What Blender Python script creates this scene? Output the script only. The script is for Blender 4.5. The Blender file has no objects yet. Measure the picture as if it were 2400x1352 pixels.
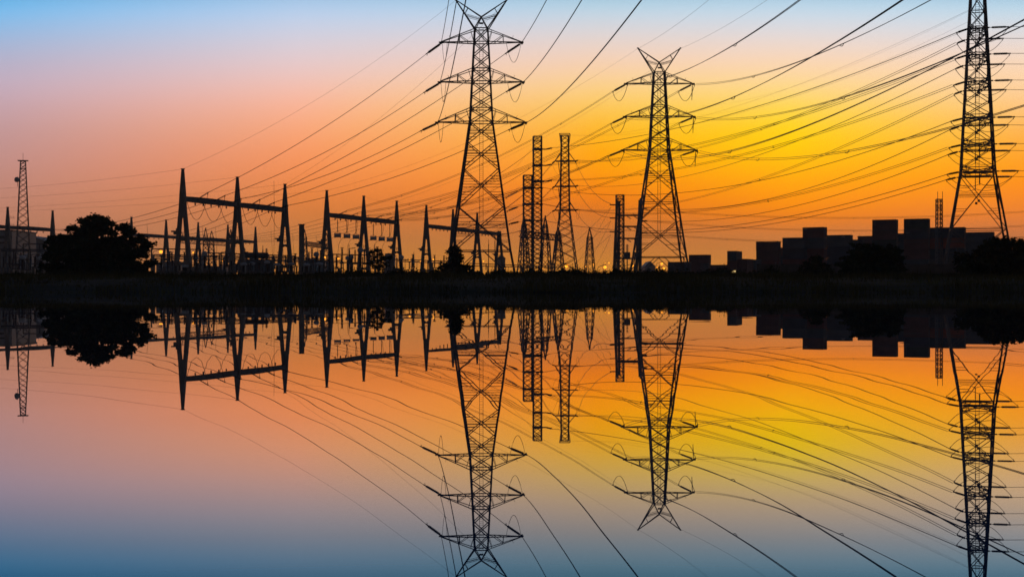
import bpy, math, random
import numpy as np
from mathutils import Vector, Matrix

R = math.radians
random.seed(7)
rng = np.random.default_rng(11)
scene = bpy.context.scene
C = scene.collection

# ------------------------------------------------------------------ camera
CAM_Z = 0.25            # a low tripod just above the still water
F = 3300.0              # focal length in pixels of a 2400 px wide frame
YH = 673.0              # height of the horizon in that frame
cam = bpy.data.cameras.new('camera')
cam.sensor_width = 36.0
cam.lens = 36.0 * F / 2400.0
cam.shift_y = -3.0 / 2400.0
cam.clip_start = 0.05
cam.clip_end = 30000.0
cam_o = bpy.data.objects.new('camera', cam)
cam_o.location = (0, 0, CAM_Z)
cam_o.rotation_euler = (R(90), 0, 0)
C.objects.link(cam_o)
scene.camera = cam_o

def P(px, py, Y):
    return Vector(((px - 1200.0) / F * Y, Y, CAM_Z + (YH - py) / F * Y))

# ------------------------------------------------------------------ exposure
scene.view_settings.view_transform = 'Standard'
scene.view_settings.look = 'None'
scene.view_settings.exposure = 0.0
scene.view_settings.gamma = 1.0
scene.view_settings.use_curve_mapping = False
scene.render.engine = 'CYCLES'
scene.cycles.max_bounces = 5
scene.cycles.diffuse_bounces = 2
scene.cycles.glossy_bounces = 3
scene.cycles.transparent_max_bounces = 6
scene.cycles.use_denoising = True
scene.cycles.filter_width = 1.6
scene.cycles.pixel_filter_type = 'BLACKMAN_HARRIS'

# ------------------------------------------------------------------ sky
def lin(c):
    return tuple(((v / 255.0) / 12.92 if v / 255.0 <= 0.04045 else ((v / 255.0 + 0.055) / 1.055) ** 2.4) for v in c)

SUN_AZ = 11.2           # degrees right of the view axis; the sun has just set there
# sky colour by height above the horizon (rows: height in the frame), one column for each compass direction
COLS = [
 (-180, {640:(76,58,46), 500:(82,66,56), 300:(74,64,60), 0:(56,54,58), -600:(34,36,44), -3000:(18,22,32)}),
 (-75, {640:(84,58,44), 500:(90,68,62), 300:(84,76,86), 0:(60,78,104), -600:(38,56,86), -3000:(18,22,32)}),
 (-20, {655:(150,98,62), 640:(158,104,68), 600:(166,112,78), 550:(180,121,95), 500:(186,126,106), 450:(188,130,116), 400:(190,136,128), 350:(192,143,141), 300:(194,151,154), 250:(197,161,168), 200:(196,172,188), 150:(184,176,198), 100:(165,182,214), 50:(138,187,230), 0:(106,187,240), -200:(56,112,160), -600:(30,50,80), -3000:(18,22,32)}),
 (-8.6, {655:(200,124,38), 640:(198,124,42), 600:(194,123,52), 550:(196,122,64), 500:(210,121,66), 450:(227,130,72), 400:(239,140,87), 350:(244,151,104), 300:(247,166,126), 250:(249,178,147), 200:(242,191,176), 150:(230,200,200), 100:(215,206,216), 50:(195,208,231), 0:(168,204,238), -200:(92,136,170), -600:(34,52,78), -3000:(18,22,32)}),
 (3.5, {655:(212,138,34), 640:(206,132,38), 600:(200,124,45), 550:(194,115,52), 500:(216,116,46), 470:(234,122,36), 435:(246,136,24), 400:(250,151,18), 350:(253,167,30), 300:(253,183,52), 250:(252,198,84), 200:(251,208,138), 150:(247,207,175), 100:(231,211,202), 50:(206,213,223), 0:(172,211,231), -200:(92,136,170), -600:(34,52,78), -3000:(18,22,32)}),
 (11.2, {655:(206,132,48), 640:(202,128,52), 600:(200,125,56), 550:(206,122,58), 515:(232,124,40), 485:(250,140,26), 450:(255,153,0), 400:(255,177,0), 350:(255,199,0), 300:(255,211,30), 250:(254,213,76), 200:(254,216,140), 150:(252,213,176), 100:(236,216,206), 50:(211,218,228), 0:(180,215,236), -200:(92,136,170), -600:(34,52,78), -3000:(18,22,32)}),
 (20, {655:(180,110,62), 640:(182,112,64), 600:(186,114,65), 550:(198,116,65), 500:(236,127,56), 440:(253,141,40), 400:(253,151,40), 350:(253,166,56), 300:(254,181,90), 250:(254,196,121), 200:(254,209,160), 150:(251,215,181), 100:(231,216,211), 50:(210,219,228), 0:(175,214,236), -200:(92,136,170), -600:(34,52,78), -3000:(18,22,32)}),
 (75, {640:(84,58,44), 500:(90,68,62), 300:(84,76,86), 0:(60,78,104), -600:(38,56,86), -3000:(18,22,32)}),
 (180, {640:(76,58,46), 500:(82,66,56), 300:(74,64,60), 0:(56,54,58), -600:(34,36,44), -3000:(18,22,32)}),
]
world = bpy.data.worlds.new('World')
scene.world = world
world.use_nodes = True
wt = world.node_tree
wt.nodes.clear()
def wn(kind, **kw):
    n = wt.nodes.new(kind)
    for k, v in kw.items():
        setattr(n, k, v)
    return n
def wmath(op, a, b=None, clamp=False):
    n = wn('ShaderNodeMath', operation=op, use_clamp=clamp)
    for i, v in enumerate((a, b)):
        if v is None: continue
        if isinstance(v, (int, float)): n.inputs[i].default_value = v
        else: wt.links.new(v, n.inputs[i])
    return n.outputs[0]
geo = wn('ShaderNodeTexCoord')
sep = wn('ShaderNodeSeparateXYZ')
wt.links.new(geo.outputs['Generated'], sep.inputs[0])
sx, sy, sz = sep.outputs
az = wmath('MULTIPLY', wmath('ARCTAN2', sx, sy), 180.0 / math.pi)
hyp = wmath('SQRT', wmath('ADD', wmath('MULTIPLY', sx, sx), wmath('MULTIPLY', sy, sy)))
cosaz = wmath('MAXIMUM', wmath('COSINE', wmath('ARCTAN2', sx, sy)), 0.85)
tan_el = wmath('DIVIDE', wmath('MAXIMUM', sz, 0.0), wmath('MAXIMUM', wmath('MULTIPLY', hyp, cosaz), 1e-4))
fac = wmath('DIVIDE', tan_el, wmath('ADD', tan_el, 0.2))
def fac_of(py):
    t = (YH - py) / F
    return t / (t + 0.2)
# the sky stands behind a kilometre of thin haze, which takes a little of its light low down
K_TAB = [(-3000, 1.03), (0, 1.07), (100, 1.08), (200, 1.10), (300, 1.13), (400, 1.20), (500, 1.25), (600, 1.36), (700, 1.36)]
def K_AIR(py):
    for (a, u), (b, v) in zip(K_TAB, K_TAB[1:]):
        if py <= b: return u + (v - u) * (py - a) / (b - a)
    return K_TAB[-1][1]
def ramp(stops):
    n = wn('ShaderNodeValToRGB')
    cr = n.color_ramp
    cr.interpolation = 'B_SPLINE'
    items = sorted(stops.items(), key=lambda kv: -kv[0])
    while len(cr.elements) < len(items): cr.elements.new(1.0)
    for e, (py, c) in zip(cr.elements, items):
        e.position = min(1.0, fac_of(py))
    for e, (py, c) in zip(cr.elements, items):
        k = K_AIR(py) / 1.36
        e.color = (*(max(0.0, v * k - (0.013 if i == 2 and 260 < py < 530 else 0.0)) for i, v in enumerate(lin(c))), 1.0)
    wt.links.new(fac, n.inputs[0])
    return n.outputs[0]
col = ramp(COLS[0][1])
for (a0, _), (a1, st) in zip(COLS, COLS[1:]):
    mr = wn('ShaderNodeMapRange', interpolation_type='SMOOTHSTEP' if abs(a1 - a0) > 20 else 'LINEAR')
    mr.inputs['From Min'].default_value = a0
    mr.inputs['From Max'].default_value = a1
    wt.links.new(az, mr.inputs['Value'])
    mx = wn('ShaderNodeMix', data_type='RGBA')
    wt.links.new(mr.outputs[0], mx.inputs['Factor'])
    wt.links.new(col, mx.inputs['A'])
    wt.links.new(ramp(st), mx.inputs['B'])
    col = mx.outputs['Result']
bg = wn('ShaderNodeBackground')
bg.inputs['Strength'].default_value = 1.36
wt.links.new(col, bg.inputs['Color'])
# a trace of the physical twilight sky on top of the graded afterglow
nishita = wn('ShaderNodeTexSky', sky_type='NISHITA', sun_disc=False)
nishita.sun_elevation = R(-1.0)
nishita.sun_rotation = R(SUN_AZ)
nishita.dust_density = 4.0
bg2 = wn('ShaderNodeBackground')
bg2.inputs['Strength'].default_value = 0.004
wt.links.new(nishita.outputs[0], bg2.inputs['Color'])
add = wn('ShaderNodeAddShader')
wt.links.new(bg.outputs[0], add.inputs[0])
wt.links.new(bg2.outputs[0], add.inputs[1])
wout = wn('ShaderNodeOutputWorld')
wt.links.new(add.outputs[0], wout.inputs['Surface'])

# ------------------------------------------------------------------ materials
def material(name, base, rough=0.7, metal=0.0, var=0.25, scale=3.0, bump=0.0, two=None, spec=0.5):
    m = bpy.data.materials.new(name)
    m.use_nodes = True
    nt = m.node_tree
    b = nt.nodes['Principled BSDF']
    b.inputs['Roughness'].default_value = rough
    b.inputs['Metallic'].default_value = metal
    b.inputs['Specular IOR Level'].default_value = spec
    tc = nt.nodes.new('ShaderNodeTexCoord')
    no = nt.nodes.new('ShaderNodeTexNoise')
    no.inputs['Scale'].default_value = scale
    no.inputs['Detail'].default_value = 5.0
    nt.links.new(tc.outputs['Object'], no.inputs['Vector'])
    cr = nt.nodes.new('ShaderNodeValToRGB')
    cr.color_ramp.elements[0].position = 0.3
    cr.color_ramp.elements[1].position = 0.72
    lo = two if two else tuple(v * (1 - var) for v in base)
    hi = tuple(min(1, v * (1 + var)) for v in base)
    cr.color_ramp.elements[0].color = (*lo, 1)
    cr.color_ramp.elements[1].color = (*hi, 1)
    nt.links.new(no.outputs['Fac'], cr.inputs[0])
    nt.links.new(cr.outputs[0], b.inputs['Base Color'])
    if bump:
        bp = nt.nodes.new('ShaderNodeBump')
        bp.inputs['Strength'].default_value = bump
        bp.inputs['Distance'].default_value = 0.05
        nt.links.new(no.outputs['Fac'], bp.inputs['Height'])
        nt.links.new(bp.outputs[0], b.inputs['Normal'])
    return m

def emitter(name, color, strength):
    m = bpy.data.materials.new(name)
    m.use_nodes = True
    nt = m.node_tree
    b = nt.nodes['Principled BSDF']
    b.inputs['Base Color'].default_value = (0.8, 0.7, 0.5, 1)
    b.inputs['Emission Color'].default_value = (*color, 1)
    b.inputs['Emission Strength'].default_value = strength
    return m

M = {}
M['steel'] = material('galvanised_steel', (0.20, 0.20, 0.21), 0.6, 0.2, 0.3, 2.0)
M['steel_far'] = M['steel']
M['cable'] = material('weathered_aluminium_cable', (0.16, 0.15, 0.15), 0.7, 0.2, 0.2, 1.0)
M['insulator'] = material('glazed_brown_porcelain', (0.07, 0.045, 0.035), 0.3, 0.0, 0.2, 4.0)
M['concrete'] = material('spun_concrete', (0.36, 0.31, 0.25), 0.9, 0.0, 0.25, 0.9, 0.3)
M['beam_concrete'] = material('weathered_concrete_beam', (0.26, 0.24, 0.21), 0.9, 0.0, 0.25, 0.9, 0.3)
M['trap'] = material('light_grey_enamel', (0.80, 0.79, 0.76), 0.6, 0.0, 0.1, 3.0)
M['leaf'] = material('dusky_foliage', (0.045, 0.062, 0.022), 0.7, 0.0, 0.5, 1.2, spec=0.12)
M['leaf2'] = material('olive_foliage', (0.062, 0.066, 0.022), 0.7, 0.0, 0.5, 1.5, spec=0.12)
M['grass'] = material('dry_green_grass', (0.12, 0.105, 0.03), 0.8, 0.0, 0.5, 0.25, spec=0.08)
M['bark'] = material('rough_bark', (0.07, 0.05, 0.035), 0.9, 0.0, 0.4, 5.0, 0.6)
M['soil'] = material('damp_bank_soil', (0.06, 0.046, 0.026), 0.95, 0.0, 0.4, 0.4, 0.5, two=(0.03, 0.03, 0.012), spec=0.1)
M['yard'] = material('yard_gravel', (0.16, 0.14, 0.12), 0.95, 0.0, 0.3, 2.0, 0.3)
M['wall'] = material('stained_wall_concrete', (0.17, 0.15, 0.13), 0.95, 0.0, 0.45, 0.7, 0.3)
M['cladding'] = material('pale_sheet_cladding', (0.40, 0.39, 0.38), 0.6, 0.0, 0.12, 0.2)
M['roof'] = material('grey_sheet_roof', (0.30, 0.30, 0.30), 0.6, 0.0, 0.2, 0.3)
M['glass'] = material('dark_window_glass', (0.05, 0.06, 0.07), 0.15, 0.0, 0.1, 1.0)
M['sign'] = material('enamelled_sign_plate', (0.10, 0.10, 0.10), 0.5, 0.0, 0.1, 1.0)
M['dish'] = material('white_painted_dish', (0.6, 0.6, 0.6), 0.5, 0.0, 0.1, 1.0)
M['red'] = material('faded_red_container_paint', (0.27, 0.075, 0.06), 0.65, 0.0, 0.3, 0.5)
M['maroon'] = material('maroon_container_paint', (0.19, 0.075, 0.066), 0.65, 0.0, 0.3, 0.5)
M['navy'] = material('navy_container_paint', (0.055, 0.075, 0.11), 0.65, 0.0, 0.3, 0.5)
M['slate'] = material('slate_blue_container_paint', (0.10, 0.125, 0.15), 0.65, 0.0, 0.3, 0.5)
M['green'] = material('dark_green_container_paint', (0.045, 0.07, 0.06), 0.65, 0.0, 0.3, 0.5)
M['orange'] = material('orange_red_container_paint', (0.42, 0.10, 0.05), 0.65, 0.0, 0.3, 0.5)
M['white'] = material('white_marking_paint', (0.42, 0.41, 0.39), 0.7, 0.0, 0.1, 1.0)
M['lamp'] = emitter('sodium_lamp_glow', (1.0, 0.32, 0.018), 2.6)
M['lit'] = emitter('backlight_glow_panel', (1.0, 0.68, 0.25), 1.1)  # glowing panel imitating light from behind the containers, no real window

def water_material():
    m = bpy.data.materials.new('still_water')
    m.use_nodes = True
    nt = m.node_tree
    nt.nodes.clear()
    out = nt.nodes.new('ShaderNodeOutputMaterial')
    gl = nt.nodes.new('ShaderNodeBsdfGlossy')
    gl.inputs['Roughness'].default_value = 0.0
    gl.inputs['Color'].default_value = (0.97, 0.97, 0.97, 1)
    df = nt.nodes.new('ShaderNodeBsdfDiffuse')
    df.inputs['Color'].default_value = (0.0, 0.085, 0.23, 1)
    # hand-set reflectance by view angle, falling off more steeply than Fresnel
    fr = nt.nodes.new('ShaderNodeLayerWeight')
    fr.inputs['Blend'].default_value = 0.5
    pw = nt.nodes.new('ShaderNodeValToRGB')
    pw.color_ramp.interpolation = 'LINEAR'
    pts = ((0.0, .03), (.6, .1), (.8, .25), (.828, .33), (.857, .47), (.887, .67), (.916, .83), (.962, .94), (1.0, .98))
    while len(pw.color_ramp.elements) < len(pts): pw.color_ramp.elements.new(1.0)
    for e, (x, r) in zip(pw.color_ramp.elements, pts): e.position = x
    for e, (x, r) in zip(pw.color_ramp.elements, pts): e.color = (r, r, r, 1)
    nt.links.new(fr.outputs['Facing'], pw.inputs[0])
    # a blue darkening is put into the mirror colour as the view steepens
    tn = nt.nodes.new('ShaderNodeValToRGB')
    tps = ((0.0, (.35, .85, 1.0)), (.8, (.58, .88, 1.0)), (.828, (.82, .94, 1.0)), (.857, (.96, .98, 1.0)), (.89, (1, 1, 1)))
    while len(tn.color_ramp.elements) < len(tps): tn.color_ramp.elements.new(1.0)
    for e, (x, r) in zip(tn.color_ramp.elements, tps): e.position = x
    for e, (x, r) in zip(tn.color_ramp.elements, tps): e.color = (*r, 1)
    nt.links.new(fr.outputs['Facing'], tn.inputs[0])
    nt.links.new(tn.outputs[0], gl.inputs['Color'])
    mx = nt.nodes.new('ShaderNodeMixShader')
    nt.links.new(pw.outputs[0], mx.inputs[0])
    nt.links.new(df.outputs[0], mx.inputs[1])
    nt.links.new(gl.outputs[0], mx.inputs[2])
    nt.links.new(mx.outputs[0], out.inputs['Surface'])
    # faint long swell, far below a hand's breadth
    tc = nt.nodes.new('ShaderNodeTexCoord')
    mp = nt.nodes.new('ShaderNodeMapping')
    mp.inputs['Scale'].default_value = (0.25, 0.7, 1.0)
    nt.links.new(tc.outputs['Object'], mp.inputs[0])
    no = nt.nodes.new('ShaderNodeTexNoise')
    no.inputs['Scale'].default_value = 1.0
    no.inputs['Detail'].default_value = 2.0
    nt.links.new(mp.outputs[0], no.inputs['Vector'])
    bp = nt.nodes.new('ShaderNodeBump')
    bp.inputs['Strength'].default_value = 0.3
    bp.inputs['Distance'].default_value = 0.003
    nt.links.new(no.outputs['Fac'], bp.inputs['Height'])
    nt.links.new(bp.outputs[0], gl.inputs['Normal'])
    return m
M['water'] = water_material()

# ------------------------------------------------------------------ helpers
def tag(o, label=None, cat=None, group=None, kind=None):
    if label: o['label'] = label
    if cat: o['category'] = cat
    if group: o['group'] = group
    if kind: o['kind'] = kind
    return o

def link(name, data, parent=None):
    o = bpy.data.objects.new(name, data)
    C.objects.link(o)
    if parent is not None: o.parent = parent
    return o

def thing(name, label, cat, loc=(0, 0, 0), rz=0.0, group=None):
    o = link(name, None)
    o.empty_display_size = 0.3
    o.location = loc
    o.rotation_euler = (0, 0, rz)
    return tag(o, label, cat, group)

def copy_tree(o, parent=None):
    c = o.copy()
    C.objects.link(c)
    c.parent = parent
    for ch in list(o.children):
        copy_tree(ch, c)
    return c

class MB:
    def __init__(s):
        s.v = []; s.f = []
    def add(s, verts, faces):
        n = len(s.v)
        s.v += [tuple(v) for v in verts]
        s.f += [tuple(i + n for i in f) for f in faces]
        return s
    def box(s, c, d, mat=None):
        hx, hy, hz = d[0] / 2, d[1] / 2, d[2] / 2
        vs = [Vector((x, y, z)) for z in (-hz, hz) for x, y in ((-hx, -hy), (hx, -hy), (hx, hy), (-hx, hy))]
        if mat is not None: vs = [mat @ v for v in vs]
        return s.add([v + Vector(c) for v in vs], [(3, 2, 1, 0), (4, 5, 6, 7), (0, 1, 5, 4), (1, 2, 6, 5), (2, 3, 7, 6), (3, 0, 4, 7)])
    def frame(s, p, q):
        d = (Vector(q) - Vector(p)).normalized()
        r = Vector((0, 0, 1)) if abs(d.z) < 0.95 else Vector((0, 1, 0))
        a = d.cross(r).normalized()
        return a, a.cross(d).normalized(), d
    def lathe(s, p, q, prof, n=8):
        # prof: list of (distance along p->q as a share, radius)
        p, q = Vector(p), Vector(q)
        a, b, d = s.frame(p, q)
        vs = []
        for t, r in prof:
            c = p.lerp(q, t)
            for k in range(n):
                w = 2 * math.pi * k / n
                vs.append(c + a * (r * math.cos(w)) + b * (r * math.sin(w)))
        fs = []
        for i in range(len(prof) - 1):
            for k in range(n):
                fs.append((i * n + k, i * n + (k + 1) % n, (i + 1) * n + (k + 1) % n, (i + 1) * n + k))
        fs.append(tuple(reversed(range(n))))
        fs.append(tuple(range((len(prof) - 1) * n, len(prof) * n)))
        return s.add(vs, fs)
    def cyl(s, p, q, r, n=8, r2=None):
        return s.lathe(p, q, [(0, r), (1, r if r2 is None else r2)], n)
    def bar(s, p, q, w, h=None):
        p, q = Vector(p), Vector(q)
        h = w if h is None else h
        a, b, d = s.frame(p, q)
        vs = [c + a * (x * w / 2) + b * (y * h / 2) for c in (p, q) for x, y in ((-1, -1), (1, -1), (1, 1), (-1, 1))]
        return s.add(vs, [(3, 2, 1, 0), (4, 5, 6, 7), (0, 1, 5, 4), (1, 2, 6, 5), (2, 3, 7, 6), (3, 0, 4, 7)])
    def tube(s, pts, r, n=4):
        pts = [Vector(p) for p in pts]
        vs = []
        for i, c in enumerate(pts):
            d = pts[min(i + 1, len(pts) - 1)] - pts[max(i - 1, 0)]
            a, b, _ = s.frame((0, 0, 0), d)
            for k in range(n):
                w = 2 * math.pi * (k + .5) / n
                vs.append(c + a * (r * math.cos(w)) + b * (r * math.sin(w)))
        fs = []
        for i in range(len(pts) - 1):
            for k in range(n):
                fs.append((i * n + k, i * n + (k + 1) % n, (i + 1) * n + (k + 1) % n, (i + 1) * n + k))
        fs.append(tuple(reversed(range(n))))
        fs.append(tuple(range((len(pts) - 1) * n, len(pts) * n)))
        return s.add(vs, fs)
    def loft(s, rings):
        n = len(rings[0])
        vs = [v for r in rings for v in r]
        fs = []
        for i in range(len(rings) - 1):
            for k in range(n):
                fs.append((i * n + k, i * n + (k + 1) % n, (i + 1) * n + (k + 1) % n, (i + 1) * n + k))
        fs.append(tuple(reversed(range(n))))
        fs.append(tuple(range((len(rings) - 1) * n, len(rings) * n)))
        return s.add(vs, fs)
    def mesh(s, name, mat):
        me = bpy.data.meshes.new(name)
        me.from_pydata(s.v, [], s.f)
        me.materials.append(M[mat])
        me.update()
        return me
    def build(s, name, mat, parent=None, smooth=False):
        me = s.mesh(name, mat)
        if smooth:
            for p in me.polygons: p.use_smooth = True
        return link(name, me, parent)

# steel angle section, one unit long: every lattice bar shares this mesh
_bars = {}
def unit_bar(mat):
    if mat not in _bars:
        t = 0.22
        prof = [(-.5, -.5), (.5, -.5), (.5, -.5 + t), (-.5 + t, -.5 + t), (-.5 + t, .5), (-.5, .5)]
        vs = [(x, y, z) for z in (0, 1) for x, y in prof]
        n = 6
        fs = [(k, (k + 1) % n, n + (k + 1) % n, n + k) for k in range(n)]
        fs += [tuple(reversed(range(n))), tuple(range(n, 2 * n))]
        _bars[mat] = MB().add(vs, fs).mesh('angle_bar', mat)
    return _bars[mat]

def bar(name, p, q, w, mat, parent, towards=None):
    p, q = Vector(p), Vector(q)
    d = q - p
    L = d.length
    z = d / L
    ref = Vector(towards) if towards is not None else Vector((0, 0, 1))
    x = ref - z * ref.dot(z)
    if x.length < 1e-3:
        ref = Vector((1, 0.3, 0)); x = ref - z * ref.dot(z)
    x.normalize()
    y = z.cross(x)
    o = link(name, unit_bar(mat), parent)
    o.matrix_local = Matrix(((x.x * w, y.x * w, z.x * L, p.x), (x.y * w, y.y * w, z.y * L, p.y), (x.z * w, y.z * w, z.z * L, p.z), (0, 0, 0, 1)))
    return o

def lerp_table(tab):
    def f(z):
        for (z0, w0), (z1, w1) in zip(tab, tab[1:]):
            if z <= z1: return w0 + (w1 - w0) * (z - z0) / (z1 - z0)
        return tab[-1][1]
    return f

def lattice_body(root, levels, wf, leg_w, brace_w, mat='steel', horiz=(), x_from=0, second=(), brace='brace', sy=1.0, single=False):
    """four legs and crossed braces on four faces between the given levels"""
    cs = ((-1, -1), (1, -1), (1, 1), (-1, 1))
    def c(k, z):
        w = wf(z)
        return Vector((cs[k % 4][0] * w, cs[k % 4][1] * w * sy, z))
    kinks = [levels[0], levels[-1]]
    for z0, z1, z2 in zip(levels, levels[1:], levels[2:]):
        a = (wf(z1) - wf(z0)) / (z1 - z0); b = (wf(z2) - wf(z1)) / (z2 - z1)
        if abs(a - b) > 0.02: kinks.append(z1)
    kinks = sorted(set(kinks))
    for k in range(4):
        for z0, z1 in zip(kinks, kinks[1:]):
            lw = leg_w * (1.0 if z0 < levels[-1] * .55 else 0.85)
            bar('leg', c(k, z0), c(k, z1), lw, mat, root, (-cs[k][0], 0, 0))
    for i, (z0, z1) in enumerate(zip(levels, levels[1:])):
        if i < x_from: continue
        for k in range(4):
            n = Vector(((0, 1, 0), (-1, 0, 0), (0, -1, 0), (1, 0, 0))[k])
            a0, a1, b0, b1 = c(k, z0), c(k, z1), c(k + 1, z0), c(k + 1, z1)
            if single:
                bar(brace, *((a0, b1) if (i + k) % 2 else (b0, a1)), brace_w, mat, root, n)
            else:
                bar(brace, a0, b1, brace_w, mat, root, n)
                bar(brace, b0 + n * brace_w * .6, a1 + n * brace_w * .6, brace_w, mat, root, n)
            if i in second:
                # short stays between the leg and the crossed braces
                for s0, s1, sb in ((a0, a1, b1), (b0, b1, a1)):
                    for t in (.22, .36):
                        bar('stay', s0.lerp(s1, t), s0.lerp(sb, t), brace_w * .6, mat, root, n)
                for s0, s1, sb in ((a1, a0, b0), (b1, b0, a0)):
                    for t in (.22, .36):
                        bar('stay', s0.lerp(s1, t), s0.lerp(sb, t), brace_w * .6, mat, root, n)
                za = z0 + (z1 - z0) * wf(z0) / (wf(z0) + wf(z1))
                bar('strut', c(k, za), c(k + 1, za), brace_w * .7, mat, root, n)
    for z in horiz:
        for k in range(4):
            n = Vector(((0, 1, 0), (-1, 0, 0), (0, -1, 0), (1, 0, 0))[k])
            bar('strut', c(k, z), c(k + 1, z), brace_w * 1.05, mat, root, n)
    return c

def para(a, b, sag, n=22):
    a, b = Vector(a), Vector(b)
    return [a.lerp(b, i / n) - Vector((0, 0, 4 * sag * (i / n) * (1 - i / n))) for i in range(n + 1)]

def wire(label, a, b, sag, r=0.03, cat='cable', group=None, name='power_cable', n=22):
    o = MB().tube(para(a, b, sag, n), r).build(name, 'cable')
    return tag(o, label, cat, group)

def bundle(label, a, b, sag, r=0.03, gap=0.45, spacers=(.2, .5, .8), group=None, n=26):
    a, b = Vector(a), Vector(b)
    t = thing('twin_cable', label, 'cable', a, 0, group)
    d = b - a
    side = Vector((-d.y, d.x, 0)).normalized() * (gap / 2)
    up = Vector((0, 0, gap * .25))
    for s in (-1, 1):
        MB().tube([p - a + side * s + up * s for p in para(a, b, sag, n)], r).build('conductor', 'cable', t)
    for u in spacers:
        c = a.lerp(b, u) - Vector((0, 0, 4 * sag * u * (1 - u))) - a
        low = c - Vector((0, 0, .22))
        m = MB().bar(c - side - up, low - side * .3, .07).bar(low - side * .3, low + side * .3, .07).bar(low + side * .3, c + side + up, .07)
        m.build('spacer', 'cable', t)
    return t

def insulator_mesh(m, p, q, r=0.13, n=12, seg=8, core=0.05):
    prof = [(0, core * .7), (.04, core)]
    for i in range(n):
        t0 = .05 + .9 * i / n; t1 = .05 + .9 * (i + .75) / n
        prof += [(t0, core), (t0 + (t1 - t0) * .35, r), (t1, core)]
    prof += [(.97, core), (1, core * .7)]
    return m.lathe(p, q, prof, seg)

def insulator(label, p, q, r=0.15, group='insulator strings on the pylons', n=14, core=.05):
    p, q = Vector(p), Vector(q)
    m = MB()
    insulator_mesh(m, p.lerp(q, .08), p.lerp(q, .86), r, n, 8, core)
    o = m.build('insulator_string', 'insulator')
    f = MB().cyl(p, p.lerp(q, .1), .05, 6).bar(p.lerp(q, .84), q, .09, .16).bar(p.lerp(q, .90) - Vector((0, 0, .12)), p.lerp(q, .93) - Vector((0, 0, .34)), .07)
    f.build('end_fitting', 'cable', o)
    return tag(o, label, 'insulator', group)

def loop(label, a, b, sag, r=.025, group='jumper loops under the pylon arms'):
    return wire(label, a, b, sag, r, 'cable', group, 'jumper_cable', 16)

# ------------------------------------------------------------------ ground, water
def grid_mesh(name, xs, ys, zf, mat):
    vs = [(x, y, zf(x, y)) for y in ys for x in xs]
    nx = len(xs)
    fs = [(j * nx + i, j * nx + i + 1, (j + 1) * nx + i + 1, (j + 1) * nx + i) for j in range(len(ys) - 1) for i in range(nx - 1)]
    return MB().add(vs, fs).build(name, mat, None, True)

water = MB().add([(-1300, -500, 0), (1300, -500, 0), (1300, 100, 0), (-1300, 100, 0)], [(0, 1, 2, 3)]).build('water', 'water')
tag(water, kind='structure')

GROUND = 1.0
def bank_z(x, y):
    tab = [(60, -1.2), (66, -0.35), (69, 0.05), (72, 0.32), (78, 0.62), (90, 0.88), (105, 1.0), (1e5, 1.0)]
    w = 1.3 * math.sin(x * .071) + .8 * math.sin(x * .19 + 1.3) + .4 * math.sin(x * .47)
    z = lerp_table(tab)(max(60, y + w))
    return z + (0.06 * math.sin(x * .83 + y * .6) * math.sin(y * .9 - x * .31) if 66 < y < 130 else 0)
xs = sorted(set([-1300, -800, -500, -250] + [-140 + 2 * i for i in range(141)] + [250, 500, 800, 1300]))
ys = [60, 63, 66, 67, 68, 69, 70, 71, 72, 74, 76, 78, 81, 85, 90, 97, 105, 115, 130, 160, 220, 400, 900, 1500]
ground = grid_mesh('ground', xs, ys, bank_z, 'soil')
tag(ground, kind='structure')

# gravel floor of the switchyard and the raised floor of the container yard
sub = MB().box((-55, 290, 1.06), (165, 210, 0.12)).build('switchyard_gravel', 'yard')
tag(sub, kind='structure')
YARD = 2.0
yard = MB().box((95, 395, 1.5), (130, 132, 1.0)).build('container_yard', 'yard')
tag(yard, kind='structure')

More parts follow.
